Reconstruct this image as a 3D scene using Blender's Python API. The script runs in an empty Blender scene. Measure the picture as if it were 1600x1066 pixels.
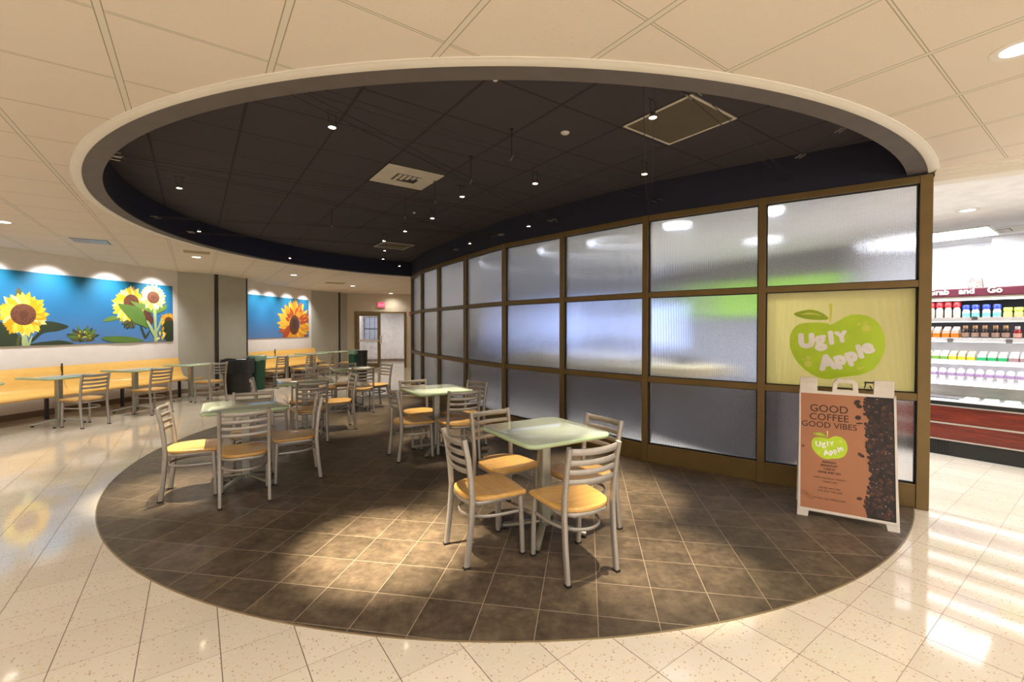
import bpy, bmesh, math, random
from math import sin, cos, pi, radians as R, sqrt
from mathutils import Matrix, Vector

random.seed(7)
SC = bpy.context.scene
COL = SC.collection

# ------------------------------------------------------------------ camera, world, exposure
cam_d = bpy.data.cameras.new('camera')
cam = bpy.data.objects.new('camera', cam_d); COL.objects.link(cam)
cam_d.sensor_width = 36.0; cam_d.sensor_fit = 'HORIZONTAL'
cam_d.lens = 694.04 / 1600 * 36.0
cam_d.shift_y = -9.855 / 1600
cam_d.clip_start = 0.05; cam_d.clip_end = 100
YAW, PITCH, ROLL = 0.6198, -0.0147, 0.0005
_r = Vector((cos(YAW), -sin(YAW), 0)); _f0 = Vector((sin(YAW), cos(YAW), 0)); _u0 = Vector((0, 0, 1))
_f = cos(PITCH) * _f0 + sin(PITCH) * _u0; _u = -sin(PITCH) * _f0 + cos(PITCH) * _u0
_r2 = cos(ROLL) * _r + sin(ROLL) * _u; _u2 = -sin(ROLL) * _r + cos(ROLL) * _u
cam.matrix_world = Matrix(((_r2.x, _u2.x, -_f.x, 0), (_r2.y, _u2.y, -_f.y, 0), (_r2.z, _u2.z, -_f.z, 1.4767), (0, 0, 0, 1)))
SC.camera = cam

w = bpy.data.worlds.new('world'); SC.world = w; w.use_nodes = True
w.node_tree.nodes['Background'].inputs[0].default_value = (1.0, 0.94, 0.86, 1)
w.node_tree.nodes['Background'].inputs[1].default_value = 2.0  # added warm fill, enters where the room is left open behind the camera

SC.view_settings.view_transform = 'Standard'
SC.view_settings.look = 'None'
SC.view_settings.exposure = 0.04
SC.view_settings.gamma = 1.0
SC.view_settings.use_curve_mapping = False
cy = SC.cycles
cy.use_denoising = True
cy.max_bounces = 8; cy.diffuse_bounces = 4; cy.glossy_bounces = 4; cy.transmission_bounces = 8; cy.transparent_max_bounces = 8
cy.sample_clamp_indirect = 6.0; cy.sample_clamp_direct = 0
cy.caustics_reflective = False; cy.caustics_refractive = False
cy.blur_glossy = 0.5

WARM = (1.0, 0.80, 0.56); COOL = (0.80, 0.90, 1.0); NEUT = (1.0, 0.93, 0.83)
ZC = 2.736      # white tiled ceiling
ZD = 3.07       # dark ceiling over the round opening
CX, CY = 3.70, 5.28
S2 = sqrt(0.5)
def EN(e, n, z=0.0):      # wall frame of the dining side: e along the mural wall, n towards it
    return Vector(((e - n) * S2, (e + n) * S2, z))

# ------------------------------------------------------------------ materials
def new_mat(name):
    m = bpy.data.materials.new(name); m.use_nodes = True
    nt = m.node_tree; p = nt.nodes['Principled BSDF']
    return m, nt, p
def L(nt, a, b): nt.links.new(a, b)
def mathn(nt, op, a, b=None, c=None):
    n = nt.nodes.new('ShaderNodeMath'); n.operation = op
    for i, v in enumerate((a, b, c)):
        if v is None: continue
        if isinstance(v, (int, float)): n.inputs[i].default_value = v
        else: L(nt, v, n.inputs[i])
    return n.outputs[0]
def mix(nt, fac, a, b, mode='MIX'):
    n = nt.nodes.new('ShaderNodeMix'); n.data_type = 'RGBA'; n.blend_type = mode
    for i, v in ((0, fac), (6, a), (7, b)):
        if isinstance(v, (int, float)): n.inputs[i].default_value = v
        elif isinstance(v, tuple): n.inputs[i].default_value = (*v[:3], 1)
        else: L(nt, v, n.inputs[i])
    return n.outputs[2]
def coords(nt, kind='Object', scale=None, rot=0.0, loc=(0, 0, 0)):
    tc = nt.nodes.new('ShaderNodeTexCoord'); mp = nt.nodes.new('ShaderNodeMapping')
    L(nt, tc.outputs[kind], mp.inputs[0])
    if scale: mp.inputs['Scale'].default_value = scale
    mp.inputs['Rotation'].default_value = (0, 0, rot); mp.inputs['Location'].default_value = loc
    return mp.outputs[0]
def noise(nt, vec, scale, detail=4, rough=0.5):
    n = nt.nodes.new('ShaderNodeTexNoise'); L(nt, vec, n.inputs['Vector'])
    n.inputs['Scale'].default_value = scale; n.inputs['Detail'].default_value = detail; n.inputs['Roughness'].default_value = rough
    return n.outputs[0]
def ramp(nt, fac, stops):
    n = nt.nodes.new('ShaderNodeValToRGB'); L(nt, fac, n.inputs[0]); cr = n.color_ramp
    while len(cr.elements) < len(stops): cr.elements.new(0.5)
    for el, (p, c) in zip(cr.elements, stops): el.position = p; el.color = (*c, 1)
    return n.outputs[0]
def bump(nt, height, dist=0.002, strength=1.0):
    n = nt.nodes.new('ShaderNodeBump'); L(nt, height, n.inputs['Height'])
    n.inputs['Distance'].default_value = dist; n.inputs['Strength'].default_value = strength
    return n.outputs[0]
def simple(name, col, rough=0.5, metal=0.0, var=0.08, scale=6.0, bmp=0.0, coat=0.0, emit=None, estr=0.0, spec=0.5):
    m, nt, p = new_mat(name)
    v = coords(nt); nz = noise(nt, v, scale)
    dark = tuple(c * (1 - var) for c in col); lite = tuple(min(1, c * (1 + var)) for c in col)
    L(nt, ramp(nt, nz, [(0.3, dark), (0.7, lite)]), p.inputs['Base Color'])
    p.inputs['Roughness'].default_value = rough; p.inputs['Metallic'].default_value = metal
    p.inputs['Coat Weight'].default_value = coat; p.inputs['Coat Roughness'].default_value = 0.08
    p.inputs['Specular IOR Level'].default_value = spec
    if bmp: L(nt, bump(nt, noise(nt, v, scale * 20), bmp), p.inputs['Normal'])
    if emit: p.inputs['Emission Color'].default_value = (*emit, 1); p.inputs['Emission Strength'].default_value = estr
    return m
def line_mask(nt, c, origin, pitch, width):
    a = mathn(nt, 'SUBTRACT', c, origin); a = mathn(nt, 'DIVIDE', a, pitch); a = mathn(nt, 'ADD', a, 0.5)
    a = mathn(nt, 'FRACT', a); a = mathn(nt, 'SUBTRACT', a, 0.5); a = mathn(nt, 'ABSOLUTE', a)
    a = mathn(nt, 'MULTIPLY', a, pitch)
    return mathn(nt, 'LESS_THAN', a, width / 2)
def xyz(nt, vec):
    s = nt.nodes.new('ShaderNodeSeparateXYZ'); L(nt, vec, s.inputs[0]); return s.outputs
def cell_rand(nt, cx, cyy, ox, oy, pitch):
    a = mathn(nt, 'FLOOR', mathn(nt, 'DIVIDE', mathn(nt, 'SUBTRACT', cx, ox), pitch))
    b = mathn(nt, 'FLOOR', mathn(nt, 'DIVIDE', mathn(nt, 'SUBTRACT', cyy, oy), pitch))
    cb = nt.nodes.new('ShaderNodeCombineXYZ'); L(nt, a, cb.inputs[0]); L(nt, b, cb.inputs[1])
    wn = nt.nodes.new('ShaderNodeTexWhiteNoise'); wn.noise_dimensions = '2D'; L(nt, cb.outputs[0], wn.inputs['Vector'])
    return wn.outputs['Value']

def mat_terrazzo():
    m, nt, p = new_mat('terrazzo_tile')
    v = coords(nt); o = xyz(nt, v)
    rnd = cell_rand(nt, o[0], o[1], -0.8314, 3.303, 0.3048)
    base = mix(nt, rnd, (0.62, 0.545, 0.44), (0.68, 0.60, 0.49))
    vo = nt.nodes.new('ShaderNodeTexVoronoi'); L(nt, v, vo.inputs['Vector']); vo.inputs['Scale'].default_value = 72
    chip = mathn(nt, 'LESS_THAN', vo.outputs['Distance'], 0.33)
    sep = nt.nodes.new('ShaderNodeSeparateColor'); L(nt, vo.outputs['Color'], sep.inputs[0])
    sel = mathn(nt, 'GREATER_THAN', sep.outputs[0], 0.55)
    chipc = ramp(nt, sep.outputs[1], [(0.0, (0.72, 0.66, 0.55)), (0.45, (0.62, 0.46, 0.26)), (0.8, (0.52, 0.34, 0.17)), (1.0, (0.34, 0.24, 0.17))])
    c = mix(nt, mathn(nt, 'MULTIPLY', mathn(nt, 'MULTIPLY', chip, sel), 0.9), base, chipc)
    lx = line_mask(nt, o[0], -0.8314, 0.3048, 0.0035); ly = line_mask(nt, o[1], 3.303, 0.3048, 0.0022)
    c = mix(nt, mathn(nt, 'MULTIPLY', ly, 0.9), c, (0.22, 0.14, 0.09)); c = mix(nt, lx, c, (0.13, 0.08, 0.06))
    L(nt, c, p.inputs['Base Color'])
    g = mathn(nt, 'MAXIMUM', lx, ly)
    rr = mathn(nt, 'ADD', mathn(nt, 'MULTIPLY', g, 0.4), mathn(nt, 'MULTIPLY', noise(nt, v, 3.0, 2), 0.07))
    L(nt, mathn(nt, 'ADD', rr, 0.035), p.inputs['Roughness'])
    p.inputs['Specular IOR Level'].default_value = 0.5
    L(nt, bump(nt, mathn(nt, 'SUBTRACT', 1.0, g), 0.0006), p.inputs['Normal'])
    return m
def mat_slate():
    m, nt, p = new_mat('brown_slate_tile')
    v = coords(nt, rot=0.0)
    o = xyz(nt, v)
    # tile axes turned 45 degrees
    u = mathn(nt, 'MULTIPLY', mathn(nt, 'SUBTRACT', mathn(nt, 'SUBTRACT', o[0], 0.3875), mathn(nt, 'SUBTRACT', o[1], 2.860)), S2)
    t = mathn(nt, 'MULTIPLY', mathn(nt, 'ADD', mathn(nt, 'SUBTRACT', o[0], 0.3875), mathn(nt, 'SUBTRACT', o[1], 2.860)), S2)
    rnd = cell_rand(nt, u, t, 0, 0, 0.3018)
    cb = nt.nodes.new('ShaderNodeCombineXYZ'); L(nt, u, cb.inputs[0]); L(nt, t, cb.inputs[1]); L(nt, mathn(nt, 'MULTIPLY', rnd, 9.0), cb.inputs[2])
    n1 = noise(nt, cb.outputs[0], 7.0, 8, 0.62)
    n2 = noise(nt, cb.outputs[0], 22.0, 5, 0.6)
    c = ramp(nt, n1, [(0.28, (0.036, 0.026, 0.017)), (0.5, (0.075, 0.054, 0.036)), (0.72, (0.155, 0.115, 0.075))])
    c = mix(nt, 0.35, c, ramp(nt, n2, [(0.3, (0.032, 0.023, 0.016)), (0.7, (0.19, 0.14, 0.09))]))
    hv = nt.nodes.new('ShaderNodeHueSaturation'); L(nt, c, hv.inputs['Color'])
    L(nt, mathn(nt, 'ADD', mathn(nt, 'MULTIPLY', rnd, 0.35), 0.82), hv.inputs['Value'])
    g = mathn(nt, 'MAXIMUM', line_mask(nt, u, 0, 0.3018, 0.0042), line_mask(nt, t, 0, 0.3018, 0.0042))
    c = mix(nt, g, hv.outputs[0], (0.30, 0.235, 0.17))
    L(nt, c, p.inputs['Base Color']); p.inputs['Roughness'].default_value = 0.42
    p.inputs['Specular IOR Level'].default_value = 0.4
    L(nt, bump(nt, mathn(nt, 'ADD', mathn(nt, 'MULTIPLY', n2, 0.5), mathn(nt, 'SUBTRACT', 1.0, g)), 0.0012), p.inputs['Normal'])
    return m
def mat_ceiling(name, tile, grid, shadow, rough=0.85, tw=0.024):
    m, nt, p = new_mat(name)
    v = coords(nt); o = xyz(nt, v)
    nz = noise(nt, v, 160, 3, 0.7)
    pits = mathn(nt, 'GREATER_THAN', nz, 0.66)
    c = mix(nt, noise(nt, v, 1.3, 3), tuple(k * 0.95 for k in tile), tile)
    c = mix(nt, mathn(nt, 'MULTIPLY', pits, 0.25), c, tuple(k * 0.45 for k in tile))
    xo, yo = -0.911, 2.3927
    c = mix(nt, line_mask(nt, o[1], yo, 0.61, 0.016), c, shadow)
    c = mix(nt, line_mask(nt, o[1], yo, 0.61, 0.009), c, grid)
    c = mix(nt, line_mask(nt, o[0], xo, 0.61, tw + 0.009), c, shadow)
    c = mix(nt, line_mask(nt, o[0], xo, 0.61, tw), c, grid)
    L(nt, c, p.inputs['Base Color']); p.inputs['Roughness'].default_value = rough
    p.inputs['Specular IOR Level'].default_value = 0.2
    L(nt, bump(nt, mathn(nt, 'SUBTRACT', 1.0, pits), 0.001), p.inputs['Normal'])
    return m
def mat_wood(name, c1, c2, scale=(1.2, 14, 14), rough=0.3, coat=0.4):
    m, nt, p = new_mat(name)
    v = coords(nt, scale=scale)
    n1 = noise(nt, v, 2.2, 6, 0.55); n2 = noise(nt, v, 9.0, 3, 0.5)
    c = ramp(nt, n1, [(0.3, c1), (0.7, c2)])
    c = mix(nt, 0.25, c, ramp(nt, n2, [(0.35, tuple(k * 0.7 for k in c1)), (0.65, c2)]))
    L(nt, c, p.inputs['Base Color']); p.inputs['Roughness'].default_value = rough
    p.inputs['Coat Weight'].default_value = coat; p.inputs['Coat Roughness'].default_value = 0.15
    return m
def mat_ribbed(name, color, transmission, rough, translucent=None):
    m, nt, p = new_mat(name)
    v = coords(nt); o = xyz(nt, v)
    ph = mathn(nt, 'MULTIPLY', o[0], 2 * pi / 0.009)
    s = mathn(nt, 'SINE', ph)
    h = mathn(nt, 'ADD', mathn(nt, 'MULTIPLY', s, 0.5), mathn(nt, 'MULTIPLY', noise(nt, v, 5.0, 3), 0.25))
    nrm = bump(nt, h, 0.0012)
    L(nt, mix(nt, mathn(nt, 'MULTIPLY_ADD', s, 0.5, 0.5), tuple(c * 0.68 for c in color), color), p.inputs['Base Color'])  # light and dark lines of the refracting ribs painted into the base colour
    p.inputs['Transmission Weight'].default_value = transmission
    p.inputs['Roughness'].default_value = rough; p.inputs['IOR'].default_value = 1.45
    p.inputs['Coat Weight'].default_value = 0.5; p.inputs['Coat Roughness'].default_value = 0.12
    L(nt, nrm, p.inputs['Normal']); L(nt, nrm, p.inputs['Coat Normal'])
    if translucent:
        tr = nt.nodes.new('ShaderNodeBsdfTranslucent'); tr.inputs[0].default_value = (*translucent, 1); L(nt, nrm, tr.inputs['Normal'])
        mx = nt.nodes.new('ShaderNodeMixShader'); mx.inputs[0].default_value = 0.5
        L(nt, p.outputs[0], mx.inputs[1]); L(nt, tr.outputs[0], mx.inputs[2])
        L(nt, mx.outputs[0], nt.nodes['Material Output'].inputs[0])
    return m
def mat_emit(name, col, strength):
    m, nt, p = new_mat(name)
    v = coords(nt); nz = noise(nt, v, 3.0, 1)
    p.inputs['Base Color'].default_value = (*[min(1, c) for c in col], 1)
    L(nt, ramp(nt, nz, [(0.0, tuple(c * 0.97 for c in col)), (1.0, col)]), p.inputs['Emission Color'])
    p.inputs['Emission Strength'].default_value = strength
    return m
def mat_print_sky():
    m, nt, p = new_mat('mural_sky_print')
    v = coords(nt); o = xyz(nt, v)
    f = mathn(nt, 'DIVIDE', o[2], 1.22)
    c = ramp(nt, f, [(0.0, (0.10, 0.20, 0.42)), (0.45, (0.035, 0.19, 0.40)), (1.0, (0.004, 0.135, 0.23))])
    L(nt, c, p.inputs['Base Color']); p.inputs['Roughness'].default_value = 0.5
    return m

M = {}
M['terrazzo'] = mat_terrazzo(); M['slate'] = mat_slate()
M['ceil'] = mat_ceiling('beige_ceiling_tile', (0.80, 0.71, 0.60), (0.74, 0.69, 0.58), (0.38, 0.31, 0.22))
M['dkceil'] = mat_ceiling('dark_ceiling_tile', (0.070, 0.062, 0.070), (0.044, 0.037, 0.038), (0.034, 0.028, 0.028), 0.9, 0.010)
M['navy'] = simple('navy_paint', (0.012, 0.013, 0.030), 0.7)
M['soffit'] = simple('grey_soffit_paint', (0.125, 0.108, 0.10), 0.7)
M['trimwhite'] = simple('cream_trim_paint', (0.80, 0.75, 0.66), 0.5, var=0.02)
M['storeceil'] = simple('white_drywall', (0.93, 0.92, 0.94), 0.8)
M['wallwhite'] = simple('white_wall_paint', (0.80, 0.73, 0.66), 0.7, var=0.03)
M['walldoor'] = simple('cream_wall_paint', (0.62, 0.54, 0.42), 0.7, var=0.03)
M['pier'] = simple('taupe_wall_paint', (0.42, 0.40, 0.33), 0.6, var=0.04)
M['darkedge'] = simple('dark_corner_shade_and_seam', (0.035, 0.026, 0.022), 0.5)  # painted edge shade on the piers, dark seams on the benches
M['base'] = simple('brown_base_cove', (0.19, 0.13, 0.08), 0.5)
M['bronze'] = simple('bronze_aluminium', (0.19, 0.125, 0.045), 0.38, 0.4)
M['gasket'] = simple('black_gasket', (0.012, 0.01, 0.012), 0.6)
M['silver'] = simple('silver_powder_coat', (0.40, 0.365, 0.33), 0.38, 0.45, var=0.05, scale=30)
M['galv'] = simple('brushed_pedestal_metal', (0.36, 0.36, 0.31), 0.35, 0.6, var=0.08, scale=20)
M['black'] = simple('black_plastic', (0.006, 0.006, 0.006), 0.5)
M['seatwood'] = mat_wood('honey_wood_seat', (0.56, 0.30, 0.075), (0.74, 0.44, 0.14), rough=0.32, coat=0.3)
M['benchwood'] = mat_wood('maple_plywood', (0.84, 0.47, 0.10), (0.90, 0.56, 0.15), scale=(0.7, 8, 8), rough=0.35)
M['top'] = simple('pale_green_glass_top', (0.56, 0.63, 0.54), 0.05, 0, var=0.04, scale=4, coat=0.6)
M['topedge'] = simple('green_glass_edge', (0.46, 0.60, 0.38), 0.12, 0, var=0.05, coat=0.6)
M['green'] = simple('green_plastic', (0.004, 0.075, 0.040), 0.4)
M['greenpale'] = simple('pale_green_liner', (0.22, 0.35, 0.25), 0.35)
M['bag'] = simple('black_bin_bag', (0.006, 0.005, 0.005), 0.38, var=0.3, scale=20, bmp=0.01)
M['paper'] = simple('white_paper', (0.75, 0.77, 0.80), 0.6)
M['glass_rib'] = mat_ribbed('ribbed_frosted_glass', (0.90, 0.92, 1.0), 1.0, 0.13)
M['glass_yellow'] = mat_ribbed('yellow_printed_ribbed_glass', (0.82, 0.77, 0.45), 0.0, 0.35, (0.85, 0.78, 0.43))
M['clear'] = simple('clear_door_glass', (0.9, 0.92, 0.95), 0.02)
_p = M['clear'].node_tree.nodes['Principled BSDF']; _p.inputs['Transmission Weight'].default_value = 1.0
M['signwhite'] = simple('white_plastic_frame', (0.72, 0.66, 0.60), 0.45)
M['poster'] = simple('copper_brown_poster', (0.42, 0.175, 0.085), 0.5, var=0.06, scale=2)
M['ink'] = simple('dark_brown_ink', (0.045, 0.012, 0.006), 0.5)
M['apple'] = simple('apple_green_print', (0.50, 0.72, 0.010), 0.35, coat=0.3)
M['apple_dk'] = simple('leaf_green_print', (0.36, 0.50, 0.02), 0.35)
M['bubble'] = simple('yellow_green_print', (0.68, 0.72, 0.10), 0.35)
M['stem'] = simple('yellow_stem_print', (0.80, 0.74, 0.10), 0.35)
M['cream'] = simple('cream_lettering', (0.92, 0.88, 0.85), 0.4)
M['redwood'] = mat_wood('red_mahogany_panel', (0.055, 0.008, 0.006), (0.23, 0.030, 0.012), scale=(5, 1.1, 16), rough=0.3, coat=0.2)
M['steel'] = simple('steel_strip', (0.6, 0.55, 0.5), 0.3, 0.7)
M['plum'] = simple('plum_header_panel', (0.20, 0.045, 0.085), 0.35)
M['caseblack'] = simple('black_case_paint', (0.012, 0.011, 0.010), 0.4)
M['casewhite'] = simple('white_case_liner', (0.72, 0.71, 0.74), 0.35)
M['casegrey'] = simple('stainless_case_liner', (0.5, 0.47, 0.42), 0.25, 0.8)
M['casedark'] = simple('dark_grey_case_back', (0.035, 0.035, 0.045), 0.5)
M['navyblack'] = M['caseblack']
M['bulb'] = mat_emit('halogen_bulb_glow', (1.0, 0.82, 0.55), 60)
M['lens'] = mat_emit('downlight_lens', (1.0, 0.92, 0.78), 9)
M['lenscool'] = mat_emit('fluorescent_panel_lens', (0.95, 0.97, 1.0), 8.5)
M['cable'] = simple('dark_steel_cable', (0.03, 0.022, 0.018), 0.4, 0.6)
M['fitting'] = simple('nickel_fitting', (0.30, 0.25, 0.21), 0.35, 0.8)
M['brown'] = simple('brown_return_grille', (0.10, 0.072, 0.028), 0.6)
M['ventwhite'] = simple('cream_vent_metal', (0.68, 0.62, 0.52), 0.5)
M['ventgap'] = simple('vent_dark_gap', (0.03, 0.024, 0.02), 0.7)

# ------------------------------------------------------------------ mesh helpers
class MB:
    def __init__(s): s.v = []; s.f = []; s.m = []; s.mat = 0
    def _add(s, vs, fs):
        o = len(s.v); s.v += [tuple(x) for x in vs]
        for f in fs: s.f.append([o + i for i in f]); s.m.append(s.mat)
        return s
    def box(s, x0, x1, y0, y1, z0, z1, mt=None):
        vs = [Vector((x, y, z)) for z in (z0, z1) for y in (y0, y1) for x in (x0, x1)]
        if mt: vs = [mt @ q for q in vs]
        return s._add(vs, [(0, 2, 3, 1), (4, 5, 7, 6), (0, 1, 5, 4), (2, 6, 7, 3), (0, 4, 6, 2), (1, 3, 7, 5)])
    def prism(s, pts, z0, z1, mt=None):     # outline in xy, extruded in z
        n = len(pts); vs = [Vector((x, y, z0)) for x, y in pts] + [Vector((x, y, z1)) for x, y in pts]
        if mt: vs = [mt @ q for q in vs]
        return s._add(vs, [tuple(range(n))[::-1], tuple(range(n, 2 * n))] + [(i, (i + 1) % n, n + (i + 1) % n, n + i) for i in range(n)])
    def flat(s, pts, y, mt=None):            # face in the xz plane looking to -y
        vs = [Vector((x, y, z)) for x, z in pts]
        if mt: vs = [mt @ q for q in vs]
        a = sum(pts[i][0] * pts[(i + 1) % len(pts)][1] - pts[(i + 1) % len(pts)][0] * pts[i][1] for i in range(len(pts)))
        idx = tuple(range(len(pts)))
        return s._add(vs, [idx if a > 0 else idx[::-1]])
    def sweep(s, path, sect, closed=False, caps=True, up=Vector((0, 0, 1)), tilt=None):
        P = [Vector(p) for p in path]; n = len(P); k = len(sect); vs = []
        for i, p in enumerate(P):
            if closed: t = (P[(i + 1) % n] - P[i - 1])
            else: t = (P[min(i + 1, n - 1)] - P[max(i - 1, 0)])
            t.normalize()
            side = t.cross(up)
            if side.length < 1e-4: side = t.cross(Vector((0, 1, 0)))
            side.normalize(); u2 = side.cross(t).normalized()
            for a, b in sect: vs.append(p + side * a + u2 * b)
        fs = []
        for i in range(n if closed else n - 1):
            j = (i + 1) % n
            for q in range(k): fs.append((i * k + q, i * k + (q + 1) % k, j * k + (q + 1) % k, j * k + q))
        if caps and not closed: fs += [tuple(range(k))[::-1], tuple(range((n - 1) * k, n * k))]
        return s._add(vs, fs)
    def tube(s, path, r, seg=10, **kw):
        return s.sweep(path, [(r * cos(2 * pi * i / seg), r * sin(2 * pi * i / seg)) for i in range(seg)], **kw)
    def bar(s, path, wd, ht, **kw):
        a, b = wd / 2, ht / 2; c = min(a, b) * 0.35
        return s.sweep(path, [(-a + c, -b), (a - c, -b), (a, -b + c), (a, b - c), (a - c, b), (-a + c, b), (-a, b - c), (-a, -b + c)], **kw)
    def lathe(s, prof, cx=0, cy=0, seg=24, a0=0.0, a1=2 * pi, closedprof=False, fn=None):
        full = abs(a1 - a0 - 2 * pi) < 1e-6; n = seg if full else seg + 1; k = len(prof); vs = []
        for i in range(n):
            a = a0 + (a1 - a0) * i / seg
            for j, (r, z) in enumerate(prof):
                rr, zz = fn(a, j, r, z) if fn else (r, z)
                vs.append((cx + rr * cos(a), cy + rr * sin(a), zz))
        fs = []
        for i in range(seg):
            i2 = (i + 1) % n
            for j in range(k if closedprof else k - 1):
                j2 = (j + 1) % k
                fs.append((i * k + j, i2 * k + j, i2 * k + j2, i * k + j2))
        if not full and closedprof: fs += [tuple(range(k)), tuple(range((n - 1) * k, n * k))[::-1]]
        return s._add(vs, fs)
    def build(s, name, mats, parent=None, smooth=False, bevel=0.0, loc=None, angle=40):
        if not isinstance(mats, (list, tuple)): mats = [mats]
        me = bpy.data.meshes.new(name); me.from_pydata(s.v, [], s.f)
        for m_ in mats: me.materials.append(M[m_] if isinstance(m_, str) else m_)
        me.polygons.foreach_set('material_index', s.m)
        bm = bmesh.new(); bm.from_mesh(me)
        if not getattr(s, 'keep', False):
            bmesh.ops.recalc_face_normals(bm, faces=bm.faces)
        big = [f for f in bm.faces if len(f.verts) > 8]
        if big: bmesh.ops.triangulate(bm, faces=big)
        if smooth:
            for f in bm.faces: f.smooth = True
            for e in bm.edges:
                if len(e.link_faces) == 2 and e.calc_face_angle(0) > R(angle): e.smooth = False
        bm.to_mesh(me); bm.free(); me.update()
        o = bpy.data.objects.new(name, me); COL.objects.link(o)
        if parent: o.parent = parent
        if loc is not None: o.location = loc
        if bevel:
            b = o.modifiers.new('bevel', 'BEVEL'); b.width = bevel; b.segments = 2; b.limit_method = 'ANGLE'; b.angle_limit = R(35)
        return o

def tag(o, label=None, cat=None, group=None, kind=None):
    if label: o['label'] = label
    if cat: o['category'] = cat
    if group: o['group'] = group
    if kind: o['kind'] = kind
    return o
def empty(name, loc=(0, 0, 0), rz=0.0, label=None, cat=None, group=None, kind=None, parent=None):
    o = bpy.data.objects.new(name, None); COL.objects.link(o); o.empty_display_size = 0.1
    o.location = loc; o.rotation_euler = (0, 0, rz)
    if parent: o.parent = parent
    return tag(o, label, cat, group, kind)
def struct(o): return tag(o, kind='structure')
def children(o): return [c for c in bpy.data.objects if c.parent == o]
def copy_tree(o, kids, loc=None, rz=None, parent=None):
    c = o.copy(); COL.objects.link(c)
    if parent: c.parent = parent
    if loc is not None: c.location = loc
    if rz is not None: c.rotation_euler = (0, 0, rz)
    for k, sub in kids:
        copy_tree(k, sub, parent=c)
    return c
def kidtree(o): return [(k, kidtree(k)) for k in children(o)]
def text_mesh(name, items, mat, parent, bold=0.0, depth=0.0006, y=0.0):
    """items: (string, x, z, size, rotation, extra_bold, align)"""
    mb = MB(); mb.keep = False
    for body, x, z, size, rot, eb, al in items:
        cu = bpy.data.curves.new('t', 'FONT'); cu.body = body; cu.size = size; cu.align_x = al
        cu.extrude = depth; cu.resolution_u = 4
        to = bpy.data.objects.new('t', cu)
        me = bpy.data.meshes.new_from_object(to)
        b_ = (bold + eb) * size
        for k in range(9 if b_ > 0 else 1):
            ox, oz = (b_ * cos(k * pi / 4), b_ * sin(k * pi / 4)) if k < 8 and b_ > 0 else (0, 0)
            mt = Matrix.Translation((x + ox, y - k * 2e-5, z + oz)) @ Matrix.Rotation(-rot, 4, 'Y') @ Matrix.Rotation(R(90), 4, 'X')
            mb._add([mt @ v.co for v in me.vertices], [tuple(p.vertices) for p in me.polygons])
        bpy.data.meshes.remove(me); bpy.data.objects.remove(to); bpy.data.curves.remove(cu)
    return mb.build(name, mat, parent)
def smooth_loop(pts, k=5):
    out = []; n = len(pts)
    for i in range(n):
        p0, p1, p2, p3 = pts[i - 1], pts[i], pts[(i + 1) % n], pts[(i + 2) % n]
        for j in range(k):
            t = j / k
            out.append(tuple(0.5 * ((2 * p1[d]) + (-p0[d] + p2[d]) * t + (2 * p0[d] - 5 * p1[d] + 4 * p2[d] - p3[d]) * t * t + (-p0[d] + 3 * p1[d] - 3 * p2[d] + p3[d]) * t ** 3) for d in (0, 1)))
    return out
def ellipse(cx, cz, a, b, rot=0.0, n=14):
    return [(cx + a * cos(t) * cos(rot) - b * sin(t) * sin(rot), cz + a * cos(t) * sin(rot) + b * sin(t) * cos(rot)) for t in [2 * pi * i / n for i in range(n)]]
def rrect(hx, hy, r, n=6):
    out = []
    for cx, cy_, a0 in ((hx - r, hy - r, 0), (-hx + r, hy - r, pi / 2), (-hx + r, -hy + r, pi), (hx - r, -hy + r, 3 * pi / 2)):
        for i in range(n + 1):
            a = a0 + pi / 2 * i / n; out.append((cx + r * cos(a), cy_ + r * sin(a)))
    return out
def spot(parent, loc, target, energy, size=R(60), blend=0.6, radius=0.02, color=WARM, name='lamp_light'):
    d = bpy.data.lights.new(name, 'SPOT'); d.energy = energy; d.spot_size = size; d.spot_blend = blend
    d.shadow_soft_size = radius; d.color = color
    o = bpy.data.objects.new(name, d); COL.objects.link(o)
    v = Vector(target) - Vector(loc)
    o.rotation_mode = 'QUATERNION'
    q = v.to_track_quat('-Z', 'Y')
    if parent:
        o.parent = parent; o.location = Vector(loc) - parent.location; o.rotation_quaternion = q
    else: o.location = loc; o.rotation_quaternion = q
    return o
def area(parent, loc, sx, sy, energy, color=NEUT, rot=(0, 0, 0), name='lamp_light'):
    d = bpy.data.lights.new(name, 'AREA'); d.shape = 'RECTANGLE'; d.size = sx; d.size_y = sy; d.energy = energy; d.color = color
    o = bpy.data.objects.new(name, d); COL.objects.link(o)
    if parent: o.parent = parent; o.location = Vector(loc) - parent.location
    else: o.location = loc
    o.rotation_euler = rot
    return o

# ------------------------------------------------------------------ the setting
POSTS = [Vector(p) for p in [(4.292, 10.134), (4.0, 8.903), (3.884, 7.864), (3.797, 6.663), (3.741, 5.406), (3.901, 4.308), (4.087, 3.153), (4.437, 2.08), (4.84, 1.0)]]
A_ = POSTS[-1]; ENDDIR = Vector((0.35, -0.937)).normalized()
def arc(r, a0, a1, n): return [(CX + r * cos(a0 + (a1 - a0) * i / n), CY + r * sin(a0 + (a1 - a0) * i / n)) for i in range(n + 1)]
A0, A1 = R(-75.2), R(-276.3)
inlay = arc(4.38, A0, A1, 110) + [tuple(p) for p in POSTS[1:-1]]

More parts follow.
